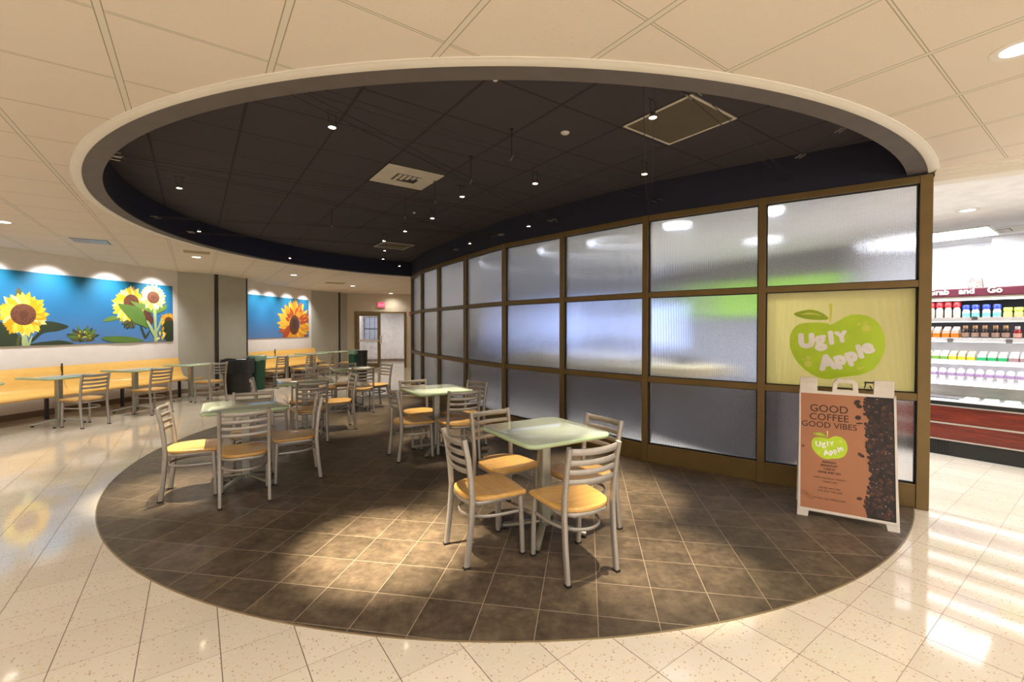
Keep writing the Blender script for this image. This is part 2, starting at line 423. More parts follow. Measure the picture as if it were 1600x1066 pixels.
struct(MB().box(-10, 12, -6, 21, -0.1, 0.0).build('floor', 'terrazzo'))
struct(MB().prism(inlay, -0.02, 0.0025).build('floor_inlay', 'slate'))
edge = MB(); edge.sweep([(x, y, 0.0022) for x, y in arc(4.382, A0, A1, 110)], [(-0.004, -0.002), (0.004, -0.002), (0.004, 0.002), (-0.004, 0.002)])
struct(edge.build('trim_1', simple('brass_edge_strip', (0.33, 0.25, 0.14), 0.4, 0.5)))

RX, RY, RO, RI = 3.94, 5.622, 4.722, 4.600      # round ceiling opening, set off from the floor circle
B0, B1 = R(-78.9), R(-274.7)
def rarc(r, n): return [(RX + r * cos(B0 + (B1 - B0) * i / n), RY + r * sin(B0 + (B1 - B0) * i / n)) for i in range(n + 1)]
cpts = [(-10, -6), (7.46, -6), tuple(A_)] + rarc(RO + 0.03, 110) + [(6.78, 15.55), (9, 21), (-10, 21)]
struct(MB().prism(cpts, ZC, ZC + 0.03).build('ceiling', 'ceil'))
spts = [(12, -6), (12, 17), (7.2, 17), (6.78, 15.55), rarc(RO, 4)[-1]] + [tuple(p) for p in POSTS] + [(7.46, -6)]
struct(MB().prism(spts, ZC + 0.002, ZC + 0.032).build('ceiling_store', 'storeceil'))
dk = rarc(RO, 80) + [(p.x + 0.06, p.y) for p in POSTS[0:-1]]
struct(MB().prism(dk, ZD, ZD + 0.03).build('ceiling_dark', 'dkceil'))
struct(MB().lathe([(RI, 2.735), (RI + 0.09, 2.735), (RI + 0.09, ZD), (RI, ZD)], RX, RY, 120, B1, B0, True).build('wall_round_recess', 'navy', smooth=True))
struct(MB().lathe([(RI - 0.002, 2.733), (RO + 0.002, 2.733), (RO + 0.002, 2.745), (RI - 0.002, 2.745)], RX, RY, 120, B1, B0, True).build('trim_2', 'soffit', smooth=True))
struct(MB().lathe([(RO, 2.732), (RO + 0.004, 2.728), (RO + 0.045, 2.726), (RO + 0.052, 2.730), (RO + 0.068, 2.731), (RO + 0.07, 2.742), (RO, 2.742)], RX, RY, 140, B1, B0, True).build('trim_3', 'trimwhite', smooth=True))
bh = MB()
for a, b in zip([Vector(rarc(RI, 4)[-1])] + POSTS[:-1], POSTS):
    d = (b - a).normalized(); nn = Vector((-d.y, d.x))
    if nn.x < 0: nn = -nn
    q = [a - nn * .03, b - nn * .03, b + nn * 0.09, a + nn * 0.09]
    bh.prism([tuple(v) for v in q], 2.700, ZD + 0.01)
struct(bh.build('wall_bulkhead', 'navy'))
# header beam continuing from the end post, over the way into the shop
hb = MB(); n2 = Vector((0.937, 0.35)); a = A_ + ENDDIR * 0.045; b = A_ + ENDDIR * 7.4
for o0, o1, z0, z1 in ((-0.02, 0.13, 2.655, 2.745), (-0.06, -0.02, 2.69, 2.745), (-0.10, -0.06, 2.715, 2.745)):
    hb.prism([tuple(a + n2 * o0), tuple(b + n2 * o0), tuple(b + n2 * o1), tuple(a + n2 * o1)], z0, z1)
struct(hb.build('trim_4', 'trimwhite'))

def wallframe(pts, z0, z1): # prism given in (e, n)
    return [tuple(EN(e, n)[:2]) for e, n in pts]
NW = 9.02
struct(MB().prism(wallframe([(-3.2, NW), (16.5, NW), (16.5, NW + 0.12), (-3.2, NW + 0.12)], 0, 1), 0, ZC).build('wall_mural', 'wallwhite'))
struct(MB().prism(wallframe([(-3.2, NW - 0.012), (15.4, NW - 0.012), (15.4, NW), (-3.2, NW)], 0, 1), 0.0, 0.1).build('baseboard_mural', 'base'))
def pier(name, e0, e1, e2, nA, nB):
    o = struct(MB().prism(wallframe([(e0, NW), (e1, nA), (e2, nB), (e2, NW)], 0, 1), 0, ZC).build(name, 'pier'))
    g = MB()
    for e, n, sz in ((e1, nA, 0.05), (e2, nB, 0.025)):  # dark strips down the pier corners stand in for edge shadow
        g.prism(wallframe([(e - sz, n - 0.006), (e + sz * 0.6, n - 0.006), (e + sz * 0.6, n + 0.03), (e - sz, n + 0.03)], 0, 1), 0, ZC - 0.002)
    g.build('corner_shade_strip', 'darkedge', None); g_ = bpy.data.objects['corner_shade_strip'] if 'corner_shade_strip' in bpy.data.objects else None
    ob = COL.objects[-1]; ob.parent = o; ob.name = 'corner_shade_strip'
    c = MB(); c.prism(wallframe([(e0 - 0.01, NW - 0.01), (e1 - 0.01, nA - 0.012), (e2 + 0.01, nB - 0.012), (e2, nB + 0.02), (e1, nA + 0.02), (e0, NW)], 0, 1), 0, 0.1)
    ob = c.build('cove_base', 'base'); ob.parent = o
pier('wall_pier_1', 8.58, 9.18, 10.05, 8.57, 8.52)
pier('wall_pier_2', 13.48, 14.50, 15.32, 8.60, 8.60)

# end wall with the double door: frame X along the wall (viewer's right), Y away
T3 = math.atan2(-0.438, 0.899); D3 = 16.973
def P3(s, d=0.0, z=0.0): return Vector((0.899 * s + 0.438 * (D3 + d), -0.438 * s + 0.899 * (D3 + d), z))
w3 = empty('wall_end', P3(0), T3, kind='structure')
wb = MB(); wb.box(-3.6, -2.99, 0, 0.14, 0, ZC).box(-1.14, 0.1, 0, 0.14, 0, ZC).box(-2.99, -1.14, 0, 0.14, 2.085, ZC)
struct(wb.build('wall_end_panel', 'walldoor', w3))
# plain walls that close the room out of view
struct(MB().prism([tuple(POSTS[0] + Vector((0.05, 0.05))), (6.83, 15.55), (6.95, 15.50), tuple(POSTS[0] + Vector((0.17, 0.0)))], 0, ZC).build('wall_cafe', 'walldoor'))
lw = EN(-3.2, NW)
struct(MB().box(lw.x - 0.1, lw.x, -6, lw.y + 0.1, 0, ZC).build('wall_left', 'wallwhite'))
struct(MB().box(9.45, 9.6, -6, 15, 0, ZC).build('wall_store', 'storeceil'))
struct(MB().box(8.95, 9.45, -2.5, 1.16, 0, ZC).build('wall_store_pier', 'storeceil'))
struct(MB().box(7.95, 9.5, 8.9, 9.0, 0, ZC).build('wall_cafe_side', simple('grey_cafe_side', (.42, .43, .48), .7)))
# corridor behind the door
cor = MB(); cor.box(-3.35, -3.2, 0.14, 3.6, 0, 2.7).box(0.0, 0.12, 0.14, 3.6, 0, 2.7)
cor.prism([(-3.3, 3.4), (-1.85, 3.6), (0.1, 2.7), (0.1, 2.85), (-1.85, 3.75), (-3.3, 3.55)], 0, 2.7)
cor.box(-3.4, 0.2, 0.14, 3.8, 2.6, 2.7)
struct(cor.build('wall_corridor', simple('white_corridor_paint', (0.74, 0.70, 0.68), 0.7), w3))
cb = MB(); cb.prism([(-3.2, 3.38), (-1.85, 3.58), (0.0, 2.73), (0.0, 2.70), (-1.86, 3.55), (-3.2, 3.35)], 0, 0.1)
struct(cb.build('baseboard_corridor', 'base', w3))

# ------------------------------------------------------------------ door, exit sign, alarm
door = empty('door_1', P3(-2.065), T3, kind='structure')
fr = MB(); x0, x1, H_ = -0.925, 0.925, 2.085
fr.box(x0, x0 + 0.06, -0.02, 0.15, 0, H_).box(x1 - 0.06, x1, -0.02, 0.15, 0, H_).box(x0, x1, -0.02, 0.15, H_ - 0.06, H_)
fr.build('door_frame', 'bronze', door, bevel=0.004)
def leaf(name, parent, loc, rz, wd=0.86):
    e_ = empty(name, loc, rz, parent=parent)
    l = MB(); hh = 2.02
    l.box(0, 0.11, -0.022, 0.022, 0.01, hh).box(wd - 0.11, wd, -0.022, 0.022, 0.01, hh).box(0.11, wd - 0.11, -0.022, 0.022, hh - 0.10, hh).box(0.11, wd - 0.11, -0.022, 0.022, 0.01, 0.18)
    l.build('door_stile', 'bronze', e_, bevel=0.003)
    MB().box(0.11, wd - 0.11, -0.004, 0.004, 0.18, hh - 0.10).build('glass_pane', 'clear', e_)
    MB().box(0.08, wd - 0.05, -0.07, -0.045, 0.98, 1.05).box(0.08, 0.12, -0.07, -0.02, 0.98, 1.05).box(wd - 0.09, wd - 0.05, -0.07, -0.02, 0.98, 1.05).build('push_bar', 'steel', e_, bevel=0.004)
    return e_
leaf('door_leaf', door, (x0 + 0.06, 0.03, 0), 0)
leaf('door_leaf', door, (x1 - 0.07, 0.06, 0), R(90))
MB().box(x0 + 0.90, x0 + 0.98, -0.045, -0.02, 0.9, 1.2).build('door_lever_plate', 'steel', door)
nb = empty('notice_board', P3(-3.17, 3.40, 0.95), T3 + R(8), 'white multi pane window frame on corridor wall seen through glass door', 'window frame')
q = MB(); q.box(0.0, 0.66, -0.04, 0, 0.0, 1.02); q.build('backing', simple('blue_grey_panes', (0.42, 0.47, 0.62), 0.2), nb)
q = MB()
for i in range(4): q.box(i * 0.213, i * 0.213 + 0.02, -0.05, -0.03, 0, 1.02)
for j in (0, 0.46, 0.5, 1.0): q.box(0, 0.66, -0.052, -0.03, j, j + 0.02)
q.build('frame', simple('slate_frame', (0.10, 0.10, 0.14), 0.4), nb)

ex = empty('exit_sign', P3(-2.035, -0.002, 2.22), T3, 'glowing red EXIT sign on the wall above the far double door', 'exit sign')
MB().box(-0.14, 0.14, -0.05, 0, 0, 0.225).build('housing', simple('white_sign_housing', (0.6, 0.35, 0.33), 0.5), ex, bevel=0.01)
MB().box(-0.115, 0.115, -0.054, -0.05, 0.025, 0.20).build('face_panel', mat_emit('exit_red_glow', (1.0, 0.07, 0.14), 1.15), ex)
text_mesh('lettering', [('EXIT', 0, 0.072, 0.105, 0, 0.02, 'CENTER')], mat_emit('exit_letter_glow', (1.0, 0.22, 0.30), 1.3), ex, y=-0.056)
al = empty('fire_alarm_pull', P3(-0.985, -0.002, 1.93), T3, 'small red fire alarm pull box right of the far door', 'fire alarm')
MB().box(-0.05, 0.05, -0.05, 0, 0, 0.15).build('housing', simple('red_alarm_plastic', (0.42, 0.015, 0.01), 0.4), al, bevel=0.006)
MB().box(-0.03, 0.03, -0.062, -0.05, 0.05, 0.08).build('pull_bar', 'signwhite', al)
struct(MB().box(-0.80, -0.78, -0.02, 0, 1.1, 1.2).build('trim_switch_plate', 'steel', w3))

# ------------------------------------------------------------------ curved glass partition
part = empty('glass_partition', (POSTS[4].x, POSTS[4].y, 0), 0, 'curved bronze framed partition of ribbed frosted glass panes', 'partition')
base = Vector((POSTS[4].x, POSTS[4].y, 0))
ZR = [0.0, 0.20, 0.885, 0.945, 1.815, 1.87, 2.655, 2.715]
def seg_matrix(a, b):
    d = (b - a).normalized(); return Matrix(((d.x, -d.y, 0, a.x - base.x), (d.y, d.x, 0, a.y - base.y), (0, 0, 1, 0), (0, 0, 0, 1)))
for i, p in enumerate(POSTS):
    a = POSTS[max(i - 1, 0)]; b = POSTS[min(i + 1, 8)]; d = (b - a).normalized()
    last = (i == 8); hw = 0.04 if last else 0.031
    m_ = MB().box(-hw, hw, -0.05, 0.05, 0.003, 2.715)
    o = m_.build('mullion', 'bronze', part, bevel=0.003)
    o.location = (p.x - base.x, p.y - base.y, 0); o.rotation_euler = (0, 0, math.atan2(d.y, d.x))
ap_pane = None
for i in range(8):
    a, b = POSTS[i], POSTS[i + 1]; Ls = (b - a).length; d = (b - a).normalized(); rz = math.atan2(d.y, d.x)
    loc = (a.x - base.x, a.y - base.y, 0)
    def add(mb, name, mat, bev=0.002):
        o = mb.build(name, mat, part, bevel=bev); o.location = loc; o.rotation_euler = (0, 0, rz); return o
    kp = MB().box(0.03, Ls - 0.03, -0.035, 0.035, 0.003, 0.20).box(0.03, Ls - 0.03, -0.042, 0.042, 0.185, 0.20); add(kp, 'kick_panel', 'bronze')
    for z0, z1 in ((0.885, 0.945), (1.815, 1.87), (2.655, 2.715)):
        add(MB().box(0.03, Ls - 0.03, -0.045, 0.045, z0, z1), 'rail', 'bronze')
    for r_, (z0, z1) in enumerate(((0.20, 0.885), (0.945, 1.815), (1.87, 2.655))):
        yel = (i == 7 and r_ == 1)
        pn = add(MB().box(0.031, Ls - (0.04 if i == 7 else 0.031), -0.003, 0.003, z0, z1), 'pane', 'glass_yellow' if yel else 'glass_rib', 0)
        if yel: ap_pane = pn; pn['label'] = 'yellow printed pane with the green apple emblem'
        g = MB(); t = 0.011; xa, xb = 0.031, Ls - (0.04 if i == 7 else 0.031)
        g.box(xa, xa + t, -0.014, 0.014, z0, z1).box(xb - t, xb, -0.014, 0.014, z0, z1).box(xa, xb, -0.014, 0.014, z0, z0 + t * 0.7).box(xa, xb, -0.014, 0.014, z1 - t * 0.7, z1)
        go = g.build('gasket', 'gasket', pn)
APPLE = [(0.542, 1.511), (0.598, 1.548), (0.666, 1.589), (0.732, 1.596), (0.806, 1.577), (0.87, 1.514), (0.907, 1.412), (0.912, 1.311), (0.889, 1.218), (0.842, 1.134), (0.77, 1.083), (0.687, 1.058), (0.603, 1.042), (0.534, 1.021), (0.454, 1.032), (0.372, 1.077), (0.297, 1.151), (0.245, 1.249), (0.228, 1.338), (0.239, 1.439), (0.285, 1.506), (0.359, 1.526), (0.458, 1.529), (0.515, 1.521)]
LEAF = [(0.256, 1.609), (0.33, 1.640), (0.404, 1.645), (0.475, 1.614), (0.52, 1.561), (0.44, 1.552), (0.33, 1.568)]
VEIN = [(0.30, 1.606), (0.37, 1.622), (0.42, 1.612), (0.478, 1.588), (0.42, 1.600), (0.36, 1.600)]
STEM = [(0.521, 1.699), (0.549, 1.698), (0.546, 1.634), (0.538, 1.537), (0.527, 1.537), (0.53, 1.634)]
BUB = [(0.785, 1.478, .032, .030), (0.735, 1.513, .014, .012), (0.778, 1.525, .018, .012), (0.371, 1.153, .028, .028), (0.372, 1.205, .017, .016), (0.330, 1.190, .009, .008), (0.769, 1.139, .010, .008), (0.742, 1.128, .016, .010)]
UG = [('U', 0.300, 1.306, 0.165, R(2)), ('g', 0.428, 1.318, 0.180, R(8)), ('l', 0.528, 1.340, 0.150, R(6)), ('Y', 0.584, 1.354, 0.125, R(10))]
APL = [('A', 0.470, 1.104, 0.170, R(12)), ('p', 0.582, 1.150, 0.150, R(20)), ('p', 0.662, 1.184, 0.150, R(20)), ('l', 0.742, 1.222, 0.150, R(16)), ('e', 0.778, 1.252, 0.165, R(26))]
def emblem(parent, f, y, bold, sc):
    tr = lambda P: [f(*p) for p in P]
    m_ = MB(); m_.flat(smooth_loop(tr(APPLE)), y); m_.mat = 1; m_.flat(smooth_loop(tr(LEAF), 4), y)
    m_.mat = 3; m_.flat(tr(VEIN), y - 0.0004 * sc - 0.0002)
    m_.mat = 2; m_.flat(tr(STEM), y - 0.0002); m_.mat = 3
    for x, z, a, b in BUB: m_.flat(tr(ellipse(x, z, a, b)), y - 0.0004)
    m_.build('apple_emblem', ['apple', 'apple_dk', 'stem', 'bubble'], parent)
    it = []
    for c, x, z, s_, ro in UG + APL:
        X, Z = f(x, z); it.append((c, X, Z, s_ * sc, ro, 0, 'LEFT'))
    for t_ in it: text_mesh('letter', [t_], 'cream', parent, bold=bold * (.66 if t_[0] in 'ge' else 1.0), depth=0.0003, y=y - 0.0012)
emblem(ap_pane, lambda x, z: (x, z), -0.0045, 0.085, 1.0)

# ------------------------------------------------------------------ a-frame sign
s0, s1 = Vector((3.875, 1.538)), Vector((4.117, 0.961)); sd = (s1 - s0).normalized()
sign = empty('sandwich_board', (s0.x, s0.y, 0), math.atan2(sd.y, sd.x), 'white a-frame sandwich board with copper coffee poster before the yellow apple pane', 'sign')
LEAN = math.atan(0.17)
fw = empty('front_panel', (0, 0, 0), 0, parent=sign); fw.rotation_euler = (-LEAN, 0, 0)
bw = empty('rear_panel', (0, 0.372, 0), 0, parent=sign); bw.rotation_euler = (LEAN, 0, 0)
def panel(parent, y0, y1, front=True):
    W_ = 0.626
    def xl(z): return 0.016 * z / 1.095
    def xr(z): return W_ - 0.017 * z / 1.095
    m_ = MB(); MX = Matrix(((1, 0, 0, 0), (0, 0, 1, 0), (0, 1, 0, 0), (0, 0, 0, 1)))
    out = [(0, 0), (0.072, 0), (0.078, 0.045), (0.548, 0.045), (0.556, 0), (W_, 0), (xr(1.095), 1.095), (0.492, 1.095), (0.488, 0.985), (0.398, 0.985), (0.392, 1.06), (0.365, 1.092), (0.314, 1.092), (0.314, 1.066), (0.356, 1.062), (0.363, 1.006), (0.262, 1.006), (0.268, 1.062), (0.3135, 1.066), (0.3135, 1.092), (0.262, 1.092), (0.236, 1.06), (0.230, 0.985), (0.135, 0.985), (0.131, 1.095), (xl(1.095), 1.095)]
    m_.prism(out, y0, y1, MX)
    o = m_.build('board', 'signwhite', parent, bevel=0.003)
    return o
bdf = panel(fw, 0, 0.022)
panel(bw, -0.022, 0)
rim = MB()
rim.box(0.012, 0.618, -0.004, 0, 0.965, 0.985).box(0.012, 0.022, -0.004, 0, 0.06, 0.985).box(0.606, 0.62, -0.004, 0, 0.06, 0.985).box(0.008, 0.62, -0.004, 0, 0.052, 0.068)
rim.build('poster_rim', 'signwhite', fw)
MB().box(0.012, 0.614, -0.002, 0.0, 0.066, 0.968).build('poster', 'poster', fw)
for t_ in [('GOOD', 0.208, 0.822, 0.080, 0, 0.006, 'CENTER'), ('COFFEE', 0.208, 0.757, 0.074, 0, 0.006, 'CENTER'), ('GOOD VIBES', 0.207, 0.700, 0.062, 0, 0.006, 'CENTER')]: text_mesh('headline', [t_], 'ink', fw, depth=0.0002, y=-0.0026)
sm = [('ESPRESSO', .428, .021), ('BREAKFAST', .402, .021), ('LUNCH', .376, .021), ('GRAB AND GO', .350, .021)]
s2_ = [('OPEN MONDAY-FRIDAY', .305, .019), ('7:30AM-2PM', .279, .019), ('ORDER ANYTIME', .232, .018), ('AND SKIP THE LINE', .208, .018), ('WWW.UGLYAPPLE.COM', .150, .018)]
for t_ in [(t, 0.210, z, s_, 0, 0.03, 'CENTER') for t, z, s_ in sm] + [(t, 0.212, z, s_, 0, 0.0, 'CENTER') for t, z, s_ in s2_]: text_mesh('menu_line', [t_], 'ink', fw, depth=0.0002, y=-0.0026)
k_ = 0.335
emblem(fw, lambda x, z: (0.096 + (x - 0.228) * k_, 0.458 + (z - 1.021) * 0.32), -0.0026, 0.045, k_)
sk = MB()
for cx_, cz_, ro in ((0.045, 0.182, R(-12)), (0.082, 0.158, R(-30))):
    E1 = ellipse(cx_, cz_, 0.030, 0.014, ro, 18); E2 = ellipse(cx_, cz_, 0.028, 0.012, ro, 18)
    for i in range(18): sk.flat([E1[i], E1[(i + 1) % 18], E2[(i + 1) % 18], E2[i]], -0.0026)
    sk.flat(ellipse(cx_, cz_, 0.024, 0.0014, ro + 0.1, 8), -0.0027)
sk.build('bean_sketch', 'ink', fw)
bm_ = MB(); rb = random.Random(3)
def beanx(z): # left edge of the bean pile
    pts = [(0.066, .425), (.2, .435), (.30, .448), (.376, .468), (.45, .44), (.53, .45), (.63, .437), (.74, .44), (.80, .44), (.86, .42), (.968, .435)]
    for (za, xa), (zb, xb) in zip(pts, pts[1:]):
        if za <= z <= zb: return xa + (xb - xa) * (z - za) / (zb - za)
    return .44
bm_.mat = 0; zz = [0.068 + 0.9 * i / 40 for i in range(41)]
bm_.flat([(beanx(z) + 0.012 + 0.006 * sin(z * 90), z) for z in zz] + [(0.606, 0.966), (0.606, 0.068)], -0.0026)
yy = -0.0028
beans = [(0.392, 0.80, .019, .017, .1), (0.385, 0.905, .02, .014, -.5), (0.388, 0.92, .02, .015, .3), (0.40, .885, .018, .014, 0), (0.408, 0.52, .024, .013, -.6), (0.395, 0.198, .018, .012, .1), (0.40, .757, .022, .006, .1)]
for _ in range(260):
    z = rb.uniform(0.085, 0.950); x = rb.uniform(beanx(z), 0.595); beans.append((x, z, rb.uniform(.015, .024), rb.uniform(.010, .015), rb.uniform(-1.6, 1.6)))
for x, z, a, b, ro in beans:
    bm_.mat = rb.choice((1, 1, 1, 2, 2, 3)); x = min(x, 0.606 - a); z = min(max(z, 0.068 + a), 0.966 - a)
    bm_.flat(ellipse(x, z, a, b, ro, 12), yy); yy -= 3e-6
    bm_.mat = 0
    if rb.random() < .6: bm_.flat(ellipse(x, z, a * .85, b * .13, ro + .06, 8), yy)
    yy -= 3e-6
    if rb.random() < .38:
        bm_.mat = rb.choice((4, 4, 5)); bm_.flat(ellipse(x - b * .3 * sin(ro) + .001, z + b * .4, a * .32, b * .2, ro, 8), yy); yy -= 3e-6
bm_.build('coffee_bean_print', [simple('bean_black', (0.008, 0.004, 0.004), .5), simple('bean_dark', (0.020, 0.008, 0.006), .4), simple('bean_brown', (0.040, 0.014, 0.009), .4), simple('bean_mid', (0.075, 0.024, 0.012), .4), simple('bean_rust', (0.28, 0.09, 0.04), .4), simple('bean_shine', (0.34, 0.26, 0.24), .4)], fw)
# clip hanging on the top edge
cl = MB(); cl.box(0.440, 0.515, 0.02, 0.075, 1.072, 1.082); cl.bar([(0.447, 0.03, 1.08), (0.440, 0.02, 1.05), (0.430, 0.0, 1.02), (0.462, -0.006, 1.008), (0.480, 0.0, 1.02), (0.470, 0.02, 1.05)], 0.007, 0.007)
cl.build('hinge_clip', 'black', fw)
MB().bar([(0.04, 0.035, 0.55), (0.04, 0.19, 0.50), (0.04, 0.34, 0.55)], 0.012, 0.004).build('spreader_strap', 'black', sign)

# ------------------------------------------------------------------ chairs
def make_chair():
    t = empty('dining_chair', (0, 0, 0), 0)
    for s in (-1, 1):
        l = MB(); l.bar([(s * .178, -.215, 0.0), (s * .178, -.190, .22), (s * .178, -.178, .40), (s * .178, -.186, .52), (s * .178, -.205, .67), (s * .178, -.232, .795)], .026, .034, up=Vector((0, 1, 0)))
        l.mat = 1; l.box(s * .178 - .015, s * .178 + .015, -.236, -.196, 0, .012)
        l.build('leg', ['silver', 'black'], t, smooth=True, angle=50)
    for s in (-1, 1):
        l = MB(); l.bar([(s * .178, .178, 0.0), (s * .178, .172, .20), (s * .172, .165, .39)], .027, .027, up=Vector((0, 1, 0)))
        l.mat = 1; l.box(s * .178 - .0155, s * .178 + .0155, .163, .193, 0, .012)
        l.build('leg', ['silver', 'black'], t, smooth=True, angle=50)
    for z, yb, h in ((.770, -.226, .040), (.705, -.213, .033), (.648, -.203, .031), (.590, -.194, .031)):
        pa = [(x, yb - .034 * (1 - (x / .172) ** 2), z - .004 * (1 - (x / .172) ** 2)) for x in [-.172 + .344 * i / 10 for i in range(11)]]
        MB().bar(pa, .010, h).build('slat', 'silver', t, smooth=True, angle=50)
    # seat frame
    fr_ = MB(); fr_.bar([(-.165, .16, .383), (-.170, -.05, .383), (-.165, -.13, .383), (-.11, -.182, .383), (0, -.196, .383), (.11, -.182, .383), (.165, -.13, .383), (.170, -.05, .383), (.165, .16, .383)], .014, .026, closed=True)
    fr_.build('seat_frame', 'silver', t, smooth=True, angle=50)
    # stretcher hoop
    hp = [(-.172, .150, .285)] + [(-.172 * cos(pi * i / 16), .07 - .255 * sin(pi * i / 16) ** .8, .285) for i in range(0, 17)] + [(.172, .150, .285)]
    MB().bar(hp, .010, .020).build('stretcher', 'silver', t, smooth=True, angle=50)
    # wooden seat, D shape, a little dished
    o = [(.205, .175), (.19, .195), (.10, .203), (0, .205), (-.10, .203), (-.19, .195), (-.205, .175), (-.203, .05), (-.192, -.08), (-.160, -.150), (-.115, -.185), (-.06, -.203), (0, -.208), (.06, -.203), (.115, -.185), (.160, -.150), (.192, -.08), (.203, .05)]
    o = smooth_loop(o, 3); m_ = MB(); n = len(o)
    rings = [(0.94, .396), (0.985, .400), (1.0, .409), (0.99, .421), (0.955, .426), (0.78, .423), (0.5, .419), (0.2, .418)]
    vs = [(x * s, y * s, z) for s, z in rings for x, y in o]
    fs = [tuple(range(n))[::-1]] + [(r_ * n + i, r_ * n + (i + 1) % n, (r_ + 1) * n + (i + 1) % n, (r_ + 1) * n + i) for r_ in range(len(rings) - 1) for i in range(n)] + [tuple(range((len(rings) - 1) * n, len(rings) * n))]
    m_._add(vs, fs); m_.build('seat', 'seatwood', t, smooth=True)
    return t
CH = 'silver ladder-back chair '
en = lambda e, n: (EN(e, n).x, EN(e, n).y)
G1, G2 = 'ladder-back chairs around the tiled-circle tables', 'ladder-back chairs at the bench tables'
chairs = [
    (1.578, 2.508, -97, CH + 'on the left side of the nearest green-topped table', G1),
    (1.925, 2.048, -8, CH + 'closest to the camera, back towards us at the nearest table', G1),
    (1.985, 2.868, 180, CH + 'on the far side of the nearest table, beyond its left corner', G1),
    (2.320, 2.370, 87, CH + 'between the nearest table and the glass partition', G1),
    (2.030, 4.830, -94, CH + 'left side of the table under the bright spot by the partition', G1),
    (2.430, 4.470, -9, CH + 'near side of the second table beside the glass partition', G1),
    (2.330, 5.280, 180, CH + 'far side of the second table beside the glass partition', G1),
    (2.725, 4.860, 101, CH + 'squeezed between the second table and the glass partition', G1),
    (-0.010, 4.900, -99, CH + 'leftmost on the dark tiles with its lit back seen edge on', G1),
    (0.345, 4.500, -4, CH + 'back towards us at the table reflecting blue', G1),
    (0.800, 4.830, 84, CH + 'right side of the table reflecting the blue mural', G1),
    (0.480, 5.240, 174, CH + 'far side of the table reflecting the blue mural', G1),
    (1.215, 6.280, -2, CH + 'back towards us at the table reflecting orange petals', G1),
    (1.690, 6.760, 88, CH + 'right side of the table reflecting orange petals', G1),
    (0.850, 6.850, -97, CH + 'left side of the table reflecting orange petals, before the green bin', G1),
    (1.300, 7.030, 168, CH + 'far side of the table reflecting orange petals', G1),
    (2.390, 7.960, -8, CH + 'back towards us at the farthest table on the dark tiles', G1),
    (2.760, 8.270, 104, CH + 'right side of the farthest table, in front of the doorway', G1),
    (1.860, 8.420, -95, CH + 'left side of the farthest table on the dark tiles', G1),
    (2.330, 8.760, 160, CH + 'far side of the farthest table on the dark tiles', G1),
    (*en(5.54, 7.47), 42, CH + 'leftmost of the three along the left bench', G2),
    (*en(6.55, 7.42), 42, CH + 'middle one of the three along the left bench', G2),
    (*en(7.76, 7.42), 40, CH + 'at the right end of the left bench beside the black bin', G2),
    (1.60, 12.36, 45, CH + 'just right of the green bin by the grey pier', G2),
    (*en(10.62, 7.33), 45, CH + 'second from the left along the far bench', G2),
    (*en(11.68, 7.33), 48, CH + 'third from the left along the far bench', G2),
    (*en(12.80, 7.30), 48, CH + 'at the right end of the far bench before the far green bin', G2),
]
ch0 = make_chair(); chk = kidtree(ch0)
for i, (x, y, a, lab, g) in enumerate(chairs):
    z = 0.0025 if g == G1 else 0.0
    o = ch0 if i == 0 else copy_tree(ch0, chk)
    o.location = (x, y, z); o.rotation_euler = (0, 0, R(a)); tag(o, lab, 'chair', g)

# ------------------------------------------------------------------ tables
def make_table():
    t = empty('cafe_table', (0, 0, 0), 0); ZT = 0.75
    o = rrect(.345, .345, .075, 8); n = len(o); m_ = MB()
    rings = [(0.93, ZT - .034), (0.975, ZT - .032), (0.997, ZT - .022), (1.0, ZT - .013), (0.993, ZT - .004), (0.975, ZT)]
    for r_ in range(len(rings) - 1):
        pass
    vs = [(x * s, y * s, z) for s, z in rings for x, y in o]
    m_._add(vs, [tuple(range(n))[::-1]])
    o2 = len(m_.f)
    for r_ in range(len(rings) - 1):
        for i in range(n): m_.f.append([r_ * n + i, r_ * n + (i + 1) % n, (r_ + 1) * n + (i + 1) % n, (r_ + 1) * n + i]); m_.m.append(1)
    m_.f.append(list(range((len(rings) - 1) * n, len(rings) * n))); m_.m.append(0)
    m_.build('table_top', ['top', 'topedge'], t, smooth=True, angle=60)
    c = MB(); c.prism(rrect(.036, .036, .008, 3), .06, ZT - .034); c.build('pedestal', 'galv', t, smooth=True)
    MB().box(-.15, .15, -.15, .15, ZT - .046, ZT - .034).build('mounting_plate', 'black', t)
    b = MB()
    for k in range(4):
        a = pi / 4 + k * pi / 2; d = Vector((cos(a), sin(a), 0))
        pts = [d * .02 + Vector((0, 0, .085)), d * .10 + Vector((0, 0, .072)), d * .22 + Vector((0, 0, .042)), d * .30 + Vector((0, 0, .030))]
        b.bar(pts, .048, .026)
    b.build('cross_base', 'galv', t, smooth=True, angle=50)
    for k in range(4):
        a = pi / 4 + k * pi / 2
        MB().lathe([(0.0001, 0), (.019, 0), (.019, .014), (.012, .022), (.0001, .024)], .285 * cos(a), .285 * sin(a), 12).build('glide_foot', 'black', t, smooth=True)
    return t
TB = 'green glass-topped pedestal table '
G3, G4 = 'square tables on the dark tile circle', 'square tables along the wall benches'
